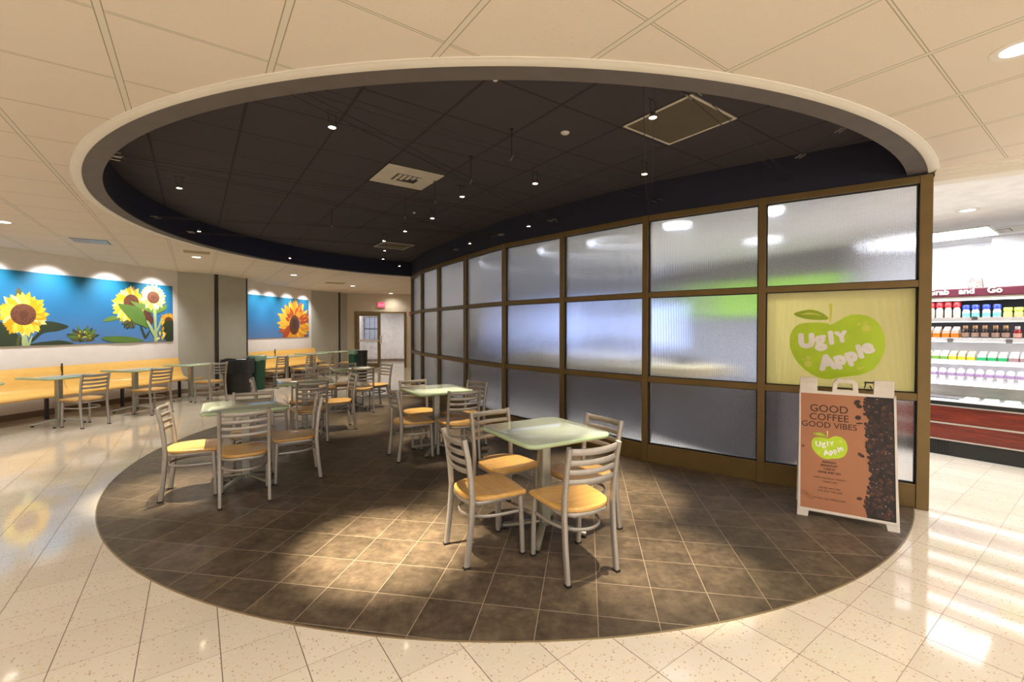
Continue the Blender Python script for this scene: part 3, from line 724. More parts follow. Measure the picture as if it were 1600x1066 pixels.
tables = [
    (2.035, 2.455, -4, TB + 'nearest to the camera with four chairs', G3),
    (2.345, 4.850, -2, TB + 'brightly lit from above beside the glass partition', G3),
    (0.385, 4.890, -3, TB + 'at the left edge of the dark tiles, reflecting blue', G3),
    (1.240, 6.720, -4, TB + 'reflecting orange mural petals, third row back', G3),
    (2.330, 8.330, -5, TB + 'farthest back on the dark tiles', G3),
    (*en(4.38, 7.95), 45, TB + 'cut off by the left edge of the photo', G4),
    (*en(5.52, 7.92), 45, TB + 'at the left bench, first full one from the left', G4),
    (*en(6.68, 7.92), 45, TB + 'at the middle of the left bench', G4),
    (*en(7.84, 7.95), 45, TB + 'at the right end of the left bench', G4),
    (*en(9.98, 8.02), 45, TB + 'at the far bench, hidden partly by the green bin', G4),
    (*en(10.66, 7.86), 45, TB + 'second along the far bench', G4),
    (*en(11.74, 7.86), 45, TB + 'third along the far bench', G4),
    (*en(12.85, 7.86), 45, TB + 'last along the far bench beside the far bins', G4),
]
tb0 = make_table(); tbk = kidtree(tb0)
for i, (x, y, a, lab, g) in enumerate(tables):
    o = tb0 if i == 0 else copy_tree(tb0, tbk)
    o.location = (x, y, 0.0025 if g == G3 else 0); o.rotation_euler = (0, 0, R(a)); tag(o, lab, 'table', g)

# ------------------------------------------------------------------ wall benches
def bench(e0, e1, seams, label):
    t = empty('wall_bench', EN((e0 + e1) / 2, 8.6), R(45), label, 'bench')
    c0 = (e0 + e1) / 2
    prof = [(-.33, .398), (-.30, .404), (-.15, .396), (0.0, .392), (.09, .402), (.15, .432), (.185, .50), (.215, .60), (.25, .72), (.285, .825)]
    cuts = [e0] + seams + [e1]
    for a, b in zip(cuts, cuts[1:]):
        m_ = MB(); a_ = a - c0 + .004; b_ = b - c0 - .004; th = .018
        top = prof; n = len(prof)
        low = []
        for i, (y, z) in enumerate(prof):
            y2, z2 = prof[min(i + 1, n - 1)]; y1, z1 = prof[max(i - 1, 0)]
            dy, dz = y2 - y1, z2 - z1; l_ = sqrt(dy * dy + dz * dz); low.append((y + dz / l_ * th, z - dy / l_ * th))
        loop = top + low[::-1]
        m_._add([(a_, y, z) for y, z in loop] + [(b_, y, z) for y, z in loop],
                [(i, (i + 1) % (2 * n), 2 * n + (i + 1) % (2 * n), 2 * n + i) for i in range(2 * n)] + [(i, i + 1, 2 * n - 2 - i, 2 * n - 1 - i) for i in range(n - 1)] + [(2 * n + i, 2 * n + 2 * n - 1 - i, 2 * n + 2 * n - 2 - i, 2 * n + i + 1) for i in range(n - 1)])
        m_.build('bench_shell', 'benchwood', t, smooth=True, angle=50)
    for s in seams:
        MB().box(s - c0 - .006, s - c0 + .006, .236, .262, .70, .87).build('seam_strip', 'darkedge', t)
    k = int((e1 - e0) / 1.2) + 1
    for i in range(k):
        x = e0 - c0 + .25 + i * (e1 - e0 - .5) / max(1, k - 1)
        MB().box(x - .02, x + .02, -.02, .02, 0, .39).box(x - .02, x + .02, -.22, .30, .35, .376).box(x - .02, x + .02, .285, .31, .35, .75).build('support_leg', 'casedark', t)
    return t
bench(3.2, 8.45, [6.22], 'long moulded plywood bench on the left below the sunflower mural')
bench(10.08, 13.45, [11.50], 'shorter moulded plywood bench beyond the grey pier below the orange flower')

# ------------------------------------------------------------------ murals
def petal(cx, cz, ang, r0, r1, wd, curl=0.0):
    c, s = cos(ang), sin(ang); pts = [(r0, -wd * .4), (r0 + (r1 - r0) * .35, -wd * .5), (r0 + (r1 - r0) * .7, -wd * .36), (r1, curl), (r0 + (r1 - r0) * .7, wd * .36), (r0 + (r1 - r0) * .35, wd * .5), (r0, wd * .4)]
    return [(cx + x * c - y * s, cz + x * s + y * c) for x, y in pts]
def mural(e0, e1, z0, z1, name, label):
    t = empty(name, EN(e0, 9.006, z0), R(45), label, 'mural')
    MB().box(0, e1 - e0, 0, .012, 0, z1 - z0).build('canvas', mat_print_sky(), t, bevel=0.002)
    return t
YEL = [simple('petal_gold', (0.86, 0.52, 0.02), .5), simple('petal_yellow', (0.90, 0.66, 0.06), .5), simple('petal_deep', (0.70, 0.36, 0.01), .5), simple('petal_pale', (0.93, 0.80, 0.28), .5)]
BRN = [simple('disc_brown', (0.11, 0.035, 0.016), .6), simple('disc_rust', (0.17, 0.055, 0.022), .6), simple('disc_dark', (0.05, 0.022, 0.014), .6)]
GRN = [simple('leaf_dark', (0.030, 0.045, 0.018), .6), simple('leaf_green', (0.16, 0.26, 0.045), .6), simple('leaf_mid', (0.10, 0.19, 0.03), .6), simple('stem_pale', (0.42, 0.52, 0.22), .6), simple('leaf_olive', (0.10, 0.095, 0.03), .6)]
ORA = [simple('petal_orange', (0.74, 0.28, 0.02), .5), simple('petal_rust', (0.42, 0.07, 0.02), .5), simple('petal_amber', (0.84, 0.46, 0.05), .5)]
class Print:
    def __init__(s, E0, Z0, hi, wdt): s.E0, s.Z0, s.hi, s.w = E0, Z0, hi, wdt; s.y = -0.0010
    def clip(s, pts):
        # clip polygon to the canvas
        P = [(x - s.E0, z - s.Z0) for x, z in pts]
        for ax, lim, sg in ((0, 0.0, 1), (0, s.w, -1), (1, 0.0, 1), (1, s.hi, -1)):
            out = []
            for i in range(len(P)):
                a, b = P[i - 1], P[i]; ia = (a[ax] - lim) * sg >= 0; ib = (b[ax] - lim) * sg >= 0
                if ia != ib:
                    t = (lim - a[ax]) / (b[ax] - a[ax]); out.append((a[0] + (b[0] - a[0]) * t, a[1] + (b[1] - a[1]) * t))
                if ib: out.append(b)
            P = out
            if len(P) < 3: return None
        return P
    def poly(s, mb, pts, mat):
        P = s.clip(pts)
        if not P: return
        mb.mat = mat; mb.flat(P, s.y); s.y -= 1.2e-5
def flower(pr, parent, name, cx, cz, rp, rd, mats, npet=26, squash=1.0, seed=1, discrot=0, layers=2, pw=0.30, discsq=1.0, discoff=(0, 0)):
    mb = MB(); rr = random.Random(seed); nm = len(mats)
    for lay in range(layers):
        for i in range(npet):
            a = 2 * pi * (i + .5 * lay) / npet + rr.uniform(-.08, .08); r1 = rp * rr.uniform(.84, 1.04) * (1 - .10 * lay)
            P = petal(0, 0, a, rd * .8, r1, rp * pw * rr.uniform(.85, 1.15), rr.uniform(-.03, .03) * rp)
            pr.poly(mb, [(cx + x * squash, cz + z) for x, z in P], rr.randrange(nm))
            P2 = petal(0, 0, a + .02, rd * .8, r1 * .86, rp * pw * .16, 0)
            pr.poly(mb, [(cx + x * squash, cz + z) for x, z in P2], rr.randrange(nm))
    mb.build('petals', mats, parent)
    mb = MB(); cx += discoff[0]; cz += discoff[1]
    pr.poly(mb, ellipse(cx, cz, rd * squash * discsq, rd, discrot, 26), 1)
    for i in range(90):
        a = rr.uniform(0, 2 * pi); q = sqrt(rr.random()) * rd * .95
        pr.poly(mb, ellipse(cx + q * cos(a) * squash * discsq, cz + q * sin(a), rd * .07, rd * .05, rr.uniform(0, 3), 6), rr.choice((0, 1, 0, 2)))
    pr.poly(mb, ellipse(cx, cz, rd * .36 * squash * discsq, rd * .36, 0, 14), 0)
    mb.build('flower_disc', BRN, parent)
def leaves(pr, parent, name, items, mats=GRN):
    for pts, m_ in items:
        mb = MB(); pr.poly(mb, smooth_loop(pts, 4), m_); mb.build(name, mats, parent)
E0, Z0 = 4.10, 1.185
mu = mural(E0, 8.448, Z0, 2.398, 'sunflower_mural', 'wide blue sky mural with yellow sunflowers on the left wall')
pr = Print(E0, Z0, 1.211, 4.348)
leaves(pr, mu, 'leaf_print', [([(5.707, 1.96), (5.74, 2.13), (5.82, 1.98), (5.80, 1.85)], 4),
    ([(5.25, 1.50), (5.40, 1.58), (5.60, 1.54), (5.70, 1.40), (5.81, 1.27), (5.74, 1.19), (5.2, 1.19)], 0),
    ([(6.0, 1.50), (6.10, 1.585), (6.25, 1.575), (6.443, 1.502), (6.281, 1.424), (6.072, 1.387), (5.93, 1.25), (5.88, 1.25), (6.0, 1.42)], 0),
    ([(5.85, 1.19), (6.0, 1.235), (6.15, 1.25), (6.3, 1.262), (6.46, 1.225), (6.48, 1.19)], 0),
    ([(5.79, 1.42), (5.83, 1.42), (5.86, 1.19), (5.78, 1.19)], 3), ([(5.73, 1.36), (5.76, 1.36), (5.74, 1.19), (5.70, 1.19)], 4), ([(5.90, 1.33), (5.92, 1.34), (5.88, 1.19), (5.85, 1.19)], 3)])
flower(pr, mu, 'sunflower', 5.805, 1.695, .375, .175, YEL, 24, 0.97, 5)
mb = MB()
rr = random.Random(4)
for i in range(22):
    a = pi * (i + .5) / 22; pr.poly(mb, petal(6.675, 1.26, a + rr.uniform(-.1, .1), .05, rr.uniform(.18, .30), .07), rr.choice((0, 4, 2)))
for i in range(14): pr.poly(mb, ellipse(6.70 + rr.uniform(-.11, .10), 1.30 + rr.uniform(-.06, .08), .035, .022, rr.uniform(0, 3), 8), rr.choice((4, 4, 0)))
mb.build('flower_bud', GRN, mu)
for i in range(9):
    mb = MB(); pr.poly(mb, ellipse(6.62 + rr.uniform(-.09, .20), 1.33 + rr.uniform(-.06, .08), .022, .010, rr.uniform(0, 3), 6), rr.choice((0, 2, 3))); mb.build('bud_petal', YEL, mu)
leaves(pr, mu, 'leaf_print', [([(7.007, 1.62), (7.169, 1.709), (7.3, 1.65), (7.066, 1.6)], 1)])
flower(pr, mu, 'sunflower', 7.51, 1.93, .40, .17, YEL, 24, 0.92, 9, discoff=(.03, .05))
mb = MB()
for i in range(12):
    a = -pi * (i + 1) / 14; pr.poly(mb, petal(7.50, 1.63, a, .02, rr.uniform(.13, .20), .06), rr.choice((0, 4)))
pr.poly(mb, [(7.70, 1.52), (7.74, 1.52), (7.84, 1.28), (7.80, 1.25)], 0)
pr.poly(mb, [(7.80, 1.28), (7.90, 1.42), (7.92, 1.40), (7.84, 1.26)], 0)
mb.build('leaf_print', GRN, mu)
mb = MB()
pr.poly(mb, ellipse(7.88, 1.70, .09, .17, .5, 14), 0); mb.build('flower_disc', BRN, mu)
flower(pr, mu, 'sunflower', 8.34, 1.62, .22, .10, [ORA[0], YEL[0], YEL[2], ORA[2]], 16, 1.0, 12)
leaves(pr, mu, 'leaf_print', [([(7.276, 1.94), (7.40, 1.945), (7.55, 1.93), (7.70, 1.90), (7.79, 1.78), (7.84, 1.60), (7.86, 1.47), (7.74, 1.53), (7.60, 1.58), (7.43, 1.74)], 2),
    ([(7.51, 2.02), (7.66, 1.99), (7.80, 1.985), (7.95, 1.93), (8.03, 1.86), (7.98, 1.79), (7.82, 1.84), (7.66, 1.90)], 1),
    ([(8.02, 1.86), (8.15, 1.92), (8.29, 1.99), (8.27, 1.88), (8.12, 1.80), (8.0, 1.80)], 1),
    ([(7.985, 1.88), (8.055, 1.88), (8.06, 1.5), (8.08, 1.20), (8.0, 1.20), (8.01, 1.5)], 3),
    ([(7.84, 1.62), (7.90, 1.60), (8.03, 1.36), (8.0, 1.30), (7.92, 1.44)], 3),
    ([(8.05, 1.40), (8.09, 1.42), (8.2, 1.66), (8.16, 1.67)], 3),
    ([(8.17, 1.44), (8.25, 1.60), (8.38, 1.64), (8.45, 1.60), (8.45, 1.22), (8.28, 1.20)], 0),
    ([(6.973, 1.285), (7.05, 1.31), (7.25, 1.318), (7.527, 1.296), (7.70, 1.25), (7.77, 1.215), (7.571, 1.188), (7.2, 1.20), (7.05, 1.24)], 2)])
flower(pr, mu, 'sunflower', 7.995, 2.12, .285, .13, [YEL[3], YEL[1], YEL[3], simple('petal_cream', (0.90, 0.84, 0.50), .5)], 24, 1.05, 15)
mb = MB()
for i in range(8): pr.poly(mb, petal(8.18 + rr.uniform(-.06, .06), 1.36 + rr.uniform(-.10, .08), rr.uniform(0, 6), .0, .10, .05), rr.randrange(4))
mb.build('petals', YEL, mu)
E0, Z0 = 10.30, 1.185
mo = mural(E0, 13.315, Z0, 2.395, 'orange_flower_mural', 'blue mural with one big orange flower on the far wall beyond the pier')
pr = Print(E0, Z0, 1.209, 3.015)
flower(pr, mo, 'gerbera', 12.62, 1.60, .86, .30, [ORA[0], ORA[2], ORA[1], ORA[2]], 20, .98, 21, layers=2, pw=.24, discsq=.75, discoff=(-.02, -.02))
mb = MB()
for i in range(26):
    a = rr.uniform(.15, pi - .15); pr.poly(mb, petal(12.60, 1.60, a, .28, rr.uniform(.42, .60), .12), rr.choice((1, 1, 0)))
mb.build('petals', ORA, mo)
mb = MB(); pr.poly(mb, ellipse(12.58, 1.58, .23, .31, -.15, 24), 0); pr.poly(mb, ellipse(12.60, 1.62, .11, .16, -.15, 16), 2)
for i in range(70):
    a = rr.uniform(0, 6.28); q = sqrt(rr.random()); pr.poly(mb, ellipse(12.58 + q * .21 * cos(a), 1.58 + q * .29 * sin(a), .014, .010, 0, 6), rr.choice((0, 2, 1)))
mb.build('flower_disc', BRN, mo)
# wall washers, recessed in the ceiling just in front of the murals
for e in (4.65, 5.58, 6.14 + .02, 7.11, 8.01, 10.91, 11.51, 12.26, 13.04):
    if abs(e - 5.58) < .01: e = 5.35
    p = EN(e, 8.50, ZC - .01)
    spot(None, p, EN(e, 9.02, 1.95), 190 if e < 9 else 130, R(82), 1.0, .07, (0.93, 0.96, 1.0), 'wall_washer_light')

# ------------------------------------------------------------------ bins
def bin_(name, loc, r, h, mat, label, bag=None, paper=True, group=None):
    t = empty(name, loc, 0, label, 'bin', group)
    m_ = MB(); m_.lathe([(0.001, 0), (r * .80, 0), (r * .82, .02), (r * .97, h - .06), (r, h - .05), (r * 1.03, h - .02), (r, h), (r * .94, h), (r * .92, h - .04), (r * .80, .05), (0.001, .05)], 0, 0, 28)
    m_.build('barrel', mat, t, smooth=True)
    if bag:
        rnd = random.Random(2)
        ph = [rnd.uniform(0, 6) for _ in range(6)]
        def fn(a, j, rr_, z): return rr_ * (1 + .022 * sin(9 * a + ph[0]) + .016 * sin(17 * a + ph[1] + j)), z + .012 * sin(5 * a + ph[2] + j * .7) * (1 if j > 0 else 1)
        b_ = MB(); b_.lathe([(r * 1.02, h - (.30 if r > .3 else .10)), (r * 1.05, h - (.22 if r > .3 else .08)), (r * 1.05, h - (.12 if r > .3 else .06)), (r * 1.08, h - .04), (r * 1.05, h + .012), (r * .93, h + .006), (r * .86, h - .06), (r * .55, h - .10), (.001, h - .10)], 0, 0, 40, fn=fn)
        b_.build('bin_liner', bag, t, smooth=True)
    if paper:
        q_ = MB(); q_._add([(-.06, -.20, h + .005), (.13, -.17, h + .012), (.17, -.02, h + .02), (-.03, -.03, h + .012), (-.06, -.20, h + .0), (.13, -.17, h + .007), (.17, -.02, h + .015), (-.03, -.03, h + .007)], [(0, 1, 2, 3), (7, 6, 5, 4), (0, 4, 5, 1), (1, 5, 6, 2), (2, 6, 7, 3), (3, 7, 4, 0)])
        q_.build('paper_scrap', 'paper', t)
    return t
bin_('trash_bin', (0.79, 11.86, 0), .315, .755, 'black', 'large round black trash bin with black liner before the grey pier', 'bag')
bin_('recycling_bin', (1.205, 12.27, 0), .20, .80, 'green', 'dark green recycling bin tucked behind the black trash bin', 'greenpale')
bin_('recycling_bin', (3.66, 12.86, 0), .15, .84, 'green', 'far green recycling bin beyond the last bench table', 'greenpale', False)
bin_('trash_bin', (3.82, 12.55, 0), .13, .85, 'black', 'far black trash bin beside the glass door', None, False)

# ------------------------------------------------------------------ ceiling fixtures
dl_pos = [(-1.846, 7.827, 'leftmost recessed ceiling downlight, cut by the photo edge'), (0.032, 9.702, 'recessed downlight above the grey pier beside a beige vent'), (1.922, 11.626, 'recessed downlight in front of the orange flower mural'), (3.847, 13.595, 'recessed downlight above the second grey pier'), (5.788, 15.653, 'recessed downlight above the far red exit sign'), (3.035, 0.318, 'big bright recessed downlight cut by the right photo edge')]
lt = empty('downlight', (0, 0, 0))
MB().lathe([(.062, -.002), (.085, -.004), (.098, -.001), (.098, .002), (.062, .002)], 0, 0, 28, closedprof=True).build('trim_ring', 'trimwhite', lt, smooth=True)
MB().lathe([(.001, -.001), (.064, -.001), (.064, .001), (.001, .001)], 0, 0, 24).build('lens', 'lens', lt)
ltk = kidtree(lt)
extra = [(-3.72, 5.95), (-5.6, 4.07), (-3.4, 1.6), (-1.5, 1.0), (-0.9, -0.9), (1.0, -1.2), (3.0, -3.0), (5.6, -3.6), (4.6, -1.2), (-3.4, -3.2), (-6.4, 0.5), (-2.3, 5.0), (0.6, 0.4)]  # unseen lamps without fixtures, added to fill the room with light
for i, (x, y, lab) in enumerate(dl_pos):
    o = lt if i == 0 else copy_tree(lt, ltk)
    o.location = (x, y, ZC); tag(o, lab, 'ceiling light', 'recessed downlights in the beige ceiling')
    spot(o, (x, y, ZC - .02), (x, y, 0), (48 if y > 15 else 80 if y < 1 else 185 if y > 9 else 175), R(150 if y > 9 else 112), 1.0, .07, (1.0, .95, .87))
for x, y in extra:
    spot(None, (x, y, ZC - .02), (x, y, 0), 185, R(150), 1.0, .07, (1.0, .95, .87), 'added_fill_light')

def vent(loc, label, kind, rz=0, sz=.595):
    t = empty('ceiling_vent', loc, rz, label, 'ceiling vent', 'ceiling vents'); h = sz / 2
    if kind == 'white':
        MB().box(-h, h, -h, h, -.004, .001).build('vent_frame', 'ventwhite', t, bevel=.001)
        MB().box(-.13, .13, -.10, .12, -.0055, -.004).build('vent_opening', 'ventgap', t)
        for k in range(5): MB().box(-.11 + k * .052, -.075 + k * .052, -.09, .11 - k * .035, -.009, -.0055).build('louver', 'ventwhite', t)
    elif kind == 'return':
        f = MB(); b = .018; f.box(-h, h, -h, -h + b, -.006, .001).box(-h, h, h - b, h, -.006, .001).box(-h, -h + b, -h + b, h - b, -.006, .001).box(h - b, h, -h + b, h - b, -.006, .001)
        f.build('vent_frame', 'ventwhite', t)
        MB().box(-h + b, h - b, -h + b, h - b, -.003, .001).build('grille', 'brown', t)
    elif kind == 'flat':
        MB().box(-h, h, -h * .8, h * .8, -.004, .001).build('grille', simple('beige_return_grille', (0.36, 0.27, 0.13), .6), t)
    elif kind == 'blue':
        MB().box(-h, h, -h, h, -.004, .001).build('vent_frame', 'ventwhite', t, bevel=.001)
        MB().box(-.2, .2, -.2, .2, -.0055, -.004).build('vent_opening', 'ventgap', t)
        for k in range(6): MB().box(-.19, .19, -.17 + k * .06, -.14 + k * .06, -.012, -.0055).build('louver', 'steel', t)
    return t
vent((1.838, 4.505, ZD), 'cream square air vent with small louvre in the dark round ceiling', 'white')
vent((3.058, 2.065, ZD), 'brown square return grille with white frame in the dark round ceiling', 'return')
vent((3.15, 8.35, ZD), 'faint brown return grille far back in the dark round ceiling', 'return')
vent((-1.215, 8.795, ZC), 'silvery air vent in the beige ceiling above the sunflower mural', 'blue')
vent((0.035, 9.07, ZC), 'small beige return grille beside the downlight near the grey pier', 'flat', R(0), .36)
vent((3.2, 13.0, ZC), 'beige return grille in the far ceiling before the door', 'flat', 0, .5)
for x, y, z, lab in ((2.464, 2.711, ZD, 'white round smoke detector in the dark round ceiling'), (1.574, 2.39, ZD, 'small white sprinkler head at the rim of the dark round ceiling'), (2.468, 5.78, ZD, 'small white ceiling sensor beyond the cream vent'), (-0.03, 9.95, ZC, 'tiny white sprinkler in beige ceiling near the pier')):
    s_ = .035 if 'smoke' in lab else .018
    o = MB().lathe([(.001, -.014), (s_ * .7, -.014), (s_, -.006), (s_, 0)], 0, 0, 18).build('smoke_detector' if 'smoke' in lab else 'sprinkler_head', 'signwhite', None, smooth=True, loc=(x, y, z)); tag(o, lab, 'detector' if 'smoke' in lab else 'sprinkler')

# cable lighting under the dark ceiling
ZW = 2.84
def cable_pair(p, q, gap, lab):
    p, q = Vector((*p, ZW)), Vector((*q, ZW)); d = (q - p).normalized(); s = Vector((-d.y, d.x, 0)) * gap / 2
    t = empty('light_cable', (p + q) / 2, 0, lab, 'cable', 'tension cables below the dark ceiling'); c = (p + q) / 2
    for k, nm in ((-1, 'wire'), (1, 'wire')):
        MB().tube([p + s * k - c, q + s * k - c], .0028, 6).build(nm, 'cable', t)
    for e_, dd in ((p, d), (q, -d)):
        for k in (-1, 1): MB().tube([e_ + s * k - c + dd * .02, e_ + s * k - c + dd * .10], .006, 8).build('turnbuckle', 'fitting', t)
def circ_hit(px, py, dx, dy, r=RI - .002):
    l_ = sqrt(dx * dx + dy * dy); dx, dy = dx / l_, dy / l_; ox, oy = px - RX, py - RY
    b = ox * dx + oy * dy; c = ox * ox + oy * oy - r * r; t = -b - sqrt(b * b - c); t2 = -b + sqrt(b * b - c)
    return (px + dx * t, py + dy * t), (px + dx * t2, py + dy * t2)
cabs = [((0.567, 2.89), (1.979, 3.52), (3.86, 4.39), 'cable pair slanting from the near rim to the partition under the vent'),
        ((0.60, 2.74), (2.03, 2.85), (4.11, 2.98), 'cable pair crossing straight above the nearest table'),
        ((-0.47, 4.70), (1.26, 4.48), (3.76, 4.28), 'cable pair running from the left rim past the cream vent'),
        ((-0.49, 4.78), (2.02, 5.22), (3.70, 5.52), 'cable pair from the left rim above the middle tables'),
        ((-0.20, 6.94), (1.54, 6.24), (3.72, 5.36), 'cable pair running from the far left rim to the partition'),
        ((0.2, 7.75), (2.4, 7.2), (3.78, 6.85), 'farthest cable pair below the dark ceiling'),
        ]
for a, b, c, lab in cabs:
    h = circ_hit(b[0], b[1], c[0] - a[0], c[1] - a[1])
    cable_pair(h[0], (c[0] - .02, c[1]), .085, lab)
h = circ_hit(2.6, 2.04, 1.011, .84); cable_pair(h[0], (4.25, 3.30 - .05), .06, 'cable pair joining the two spotlights over the brown grille')
h = circ_hit(2.87, 1.62, 1.0, .20); cable_pair((2.32, 1.50), (4.60, 1.88), .06, 'cable pair below the brown grille near the right rim')
cable_pair((3.95, 1.60), (3.58, 1.14), .03, 'short slanting cable pair at the right rim')
for x, y, wh in ((2.08, 2.92, 'nearest, above the near table'), (2.10, 3.60, 'right of the cream vent'), (2.13, 4.42, 'just beyond the cream vent'), (2.12, 5.24, 'among the middle spotlights'), (1.50, 6.25, 'farthest, towards the navy rim')):
    t = empty('cable_standoff', (x, y, ZD), 0, None, None)
    tag(t, 'thin cable standoff rod on the dark ceiling, ' + wh, 'cable standoff', 'standoffs of the light cables')
    MB().tube([(0, 0, 0), (0, 0, ZW - ZD)], .003, 6).lathe([(.001, 0), (.018, 0), (.018, -.008), (.001, -.008)], 0, 0, 12).build('rod', 'cable', t)
    MB().tube([(-.02, -.05, ZW - ZD), (.02, .05, ZW - ZD)], .005, 6).build('crossbar', 'fitting', t)
SP = [ # x, y, aim x, aim y, power, label
    (0.715, 2.957, 1.06, 2.92, 5.0, 'cable spotlight closest to the near left rim of the dark ceiling'),
    (-0.106, 5.042, -0.16, 5.10, 1.8, 'leftmost cable spotlight below the dark ceiling'),
    (0.054, 7.143, .30, 6.6, .7, 'cable spotlight on the navy rim wall at left'),
    (1.411, 8.909, 1.4, 8.3, .7, 'cable spotlight on the navy rim straight above the pier'),
    (2.247, 6.355, 1.9, 6.7, .9, 'upper of three stacked far cable spotlights'),
    (2.542, 7.158, 2.2, 7.4, .9, 'middle of three stacked far cable spotlights'),
    (2.822, 8.032, 2.7, 8.1, .9, 'lowest of three stacked far cable spotlights'),
    (3.41, 8.743, 3.2, 8.6, .9, 'small farthest cable spotlight beside the partition corner'),
    (2.251, 5.567, 2.6, 5.4, 1.0, 'cable spotlight left of the partition, fourth from the far end'),
    (2.24, 4.724, 2.42, 4.78, .9, 'cable spotlight right above the bright second table'),
    (2.106, 3.781, 2.0, 3.15, .9, 'cable spotlight just right of the cream vent'),
    (2.437, 3.068, 2.2, 2.38, .75, 'bright cable spotlight above the nearest table'),
    (2.25, 1.697, 2.34, 1.72, 1.7, 'bright cable spotlight at the corner of the brown grille'),
    (3.018, 2.356, 3.06, 2.68, 2.2, 'cable spotlight directly below the brown grille'),
    (3.389, 4.394, 3.3, 3.3, 1.2, 'cable spotlight close to the partition top rail'),
    (3.359, 5.796, 3.2, 5.6, .7, 'lower cable spotlight close to the partition top rail')]
sp0 = empty('cable_spotlight', (0, 0, 0))
MB().tube([(-.028, 0, .10), (-.020, 0, .02)], .002, 6).tube([(.028, 0, .10), (.020, 0, .02)], .002, 6).tube([(-.045, 0, .10), (.045, 0, .10)], .004, 6).build('hanger', 'cable', sp0)
MB().lathe([(.001, .030), (.012, .030), (.016, .022), (.025, .004), (.026, -.004), (.023, -.004), (.020, .004), (.001, .010)], 0, 0, 20).build('lamp_head', 'fitting', sp0, smooth=True)
MB().lathe([(.001, -.004), (.012, -.003), (.0225, .001), (.001, .006)], 0, 0, 16).build('bulb', 'bulb', sp0, smooth=True)
spk = kidtree(sp0)
for i, (x, y, ax, ay, pw, lab) in enumerate(SP):
    o = sp0 if i == 0 else copy_tree(sp0, spk)
    o.location = (x, y, 2.745); tag(o, lab, 'spotlight', 'cable spotlights')
    spot(o, (x, y, 2.738), (ax, ay, 0), 480 * pw, R(30), 1.0, .018, (1.0, .85, .60))

# ------------------------------------------------------------------ refrigerated display case
FX, FY0, FY1 = 7.09, -1.4, 2.3
case = empty('display_case', (FX, 0, 0), 0, 'open refrigerated display case with red wood front and drinks shelves', 'display case')
def cpart(name, mat, *boxes, bevel=0.0, parent=None):
    m_ = MB()
    for b in boxes: m_.box(b[0] - FX, b[1] - FX, *b[2:])
    return m_.build(name, mat, parent or case, bevel=bevel)
cpart('toe_kick', 'caseblack', (7.11, 7.9, FY0, FY1, 0, .18), *[(7.105, 7.11, 1.25 + .02 * k, 1.26 + .02 * k, .02, .16) for k in range(20)])
cpart('body_panel', 'redwood', (FX, 7.3, FY0, FY1, .19, .37)); cpart('body_panel', 'redwood', (FX, 7.3, FY0, FY1, .385, .572))
cpart('trim_strip', 'steel', (FX - .008, 7.11, FY0, FY1, .178, .192)); cpart('trim_strip', 'steel', (FX - .008, 7.11, FY0, FY1, .367, .385)); cpart('trim_strip', 'steel', (FX - .008, 7.11, FY0, FY1, .572, .586))
cpart('bumper', 'caseblack', (FX + .002, 7.2, FY0, FY1, .586, .630)); cpart('front_lip', 'casewhite', (FX - .004, 7.20, FY0, FY1, .630, .648))
cpart('tray_floor', 'casewhite', (7.20, 7.85, FY0, FY1, .60, .625))
cpart('back_liner', 'casegrey', (7.80, 7.82, FY0, FY1, .62, .86)); cpart('back_liner', 'casewhite', (7.80, 7.83, FY0, FY1, .86, 1.30)); cpart('back_liner', 'casedark', (7.80, 7.83, FY0, FY1, 1.30, 1.86))
cpart('cabinet_shell', 'caseblack', (7.83, 7.93, FY0, FY1, .1, 1.93), (7.30, 7.93, FY1 - .04, FY1, .1, 1.93), (7.30, 7.93, FY0, FY0 + .04, .1, 1.93), (7.20, 7.93, FY0, FY1, 1.86, 1.93))
cpart('header_panel', 'plum', (FX, 7.22, FY0, FY1, 1.835, 1.930), bevel=.01)
cpart('header_strip', 'steel', (FX - .005, 7.23, FY0, FY1, 1.818, 1.835))
hlm = simple('header_letter_white', (.85, .82, .84), .4)
for t_ in [('Grab', -1.430, 1.869, .088, 0, 0, 'LEFT'), ('and', -1.168, 1.869, .088, 0, 0, 'LEFT'), ('Go', -.945, 1.869, .088, 0, 0, 'LEFT')]:
    hl = text_mesh('header_word', [t_], hlm, case, bold=.05, depth=.002, y=-.006); hl.rotation_euler = (0, 0, R(-90))
SHZ = [1.60, 1.365, 1.105, .86]
lightm = mat_emit('shelf_tube_light', (1.0, .98, .94), 3.2)
for z, dx in zip(SHZ, (0.0, -.01, -.03, -.05)):
    sh = cpart('shelf', 'casewhite', (7.33 + dx, 7.80, FY0 + .04, FY1 - .04, z - .02, z))
    cpart('price_rail', 'casewhite', (7.315 + dx, 7.33 + dx, FY0 + .04, FY1 - .04, z - .045, z + .004), parent=sh)
    cpart('shelf_light', lightm, (7.335 + dx, 7.36 + dx, FY0 + .04, FY1 - .04, z - .05, z - .021), parent=sh)
    area(case, (7.40 + dx, .45, z - .055), .05, 3.4, 5, (1.0, .97, .93))
cpart('canopy_light', lightm, (7.24, 7.29, FY0 + .04, FY1 - .04, 1.80, 1.818))
area(case, (7.30, .45, 1.795), .05, 3.4, 11, (1.0, .97, .93))
for y, z in ((1.27, 1.316), (.80, 1.316), (1.07, 1.573), (1.06, 1.06), (.86, 1.06)):
    cpart('price_tag', simple('grey_price_tag', (0.16, .14, .14), .5), (7.295, 7.302, y - .025, y + .025, z, z + .04))
def proto(name, parts):
    t = empty(name, (0, 0, 0))
    for nm, mb, mats, sm_ in parts: mb.build(nm, mats, t, smooth=sm_)
    return t
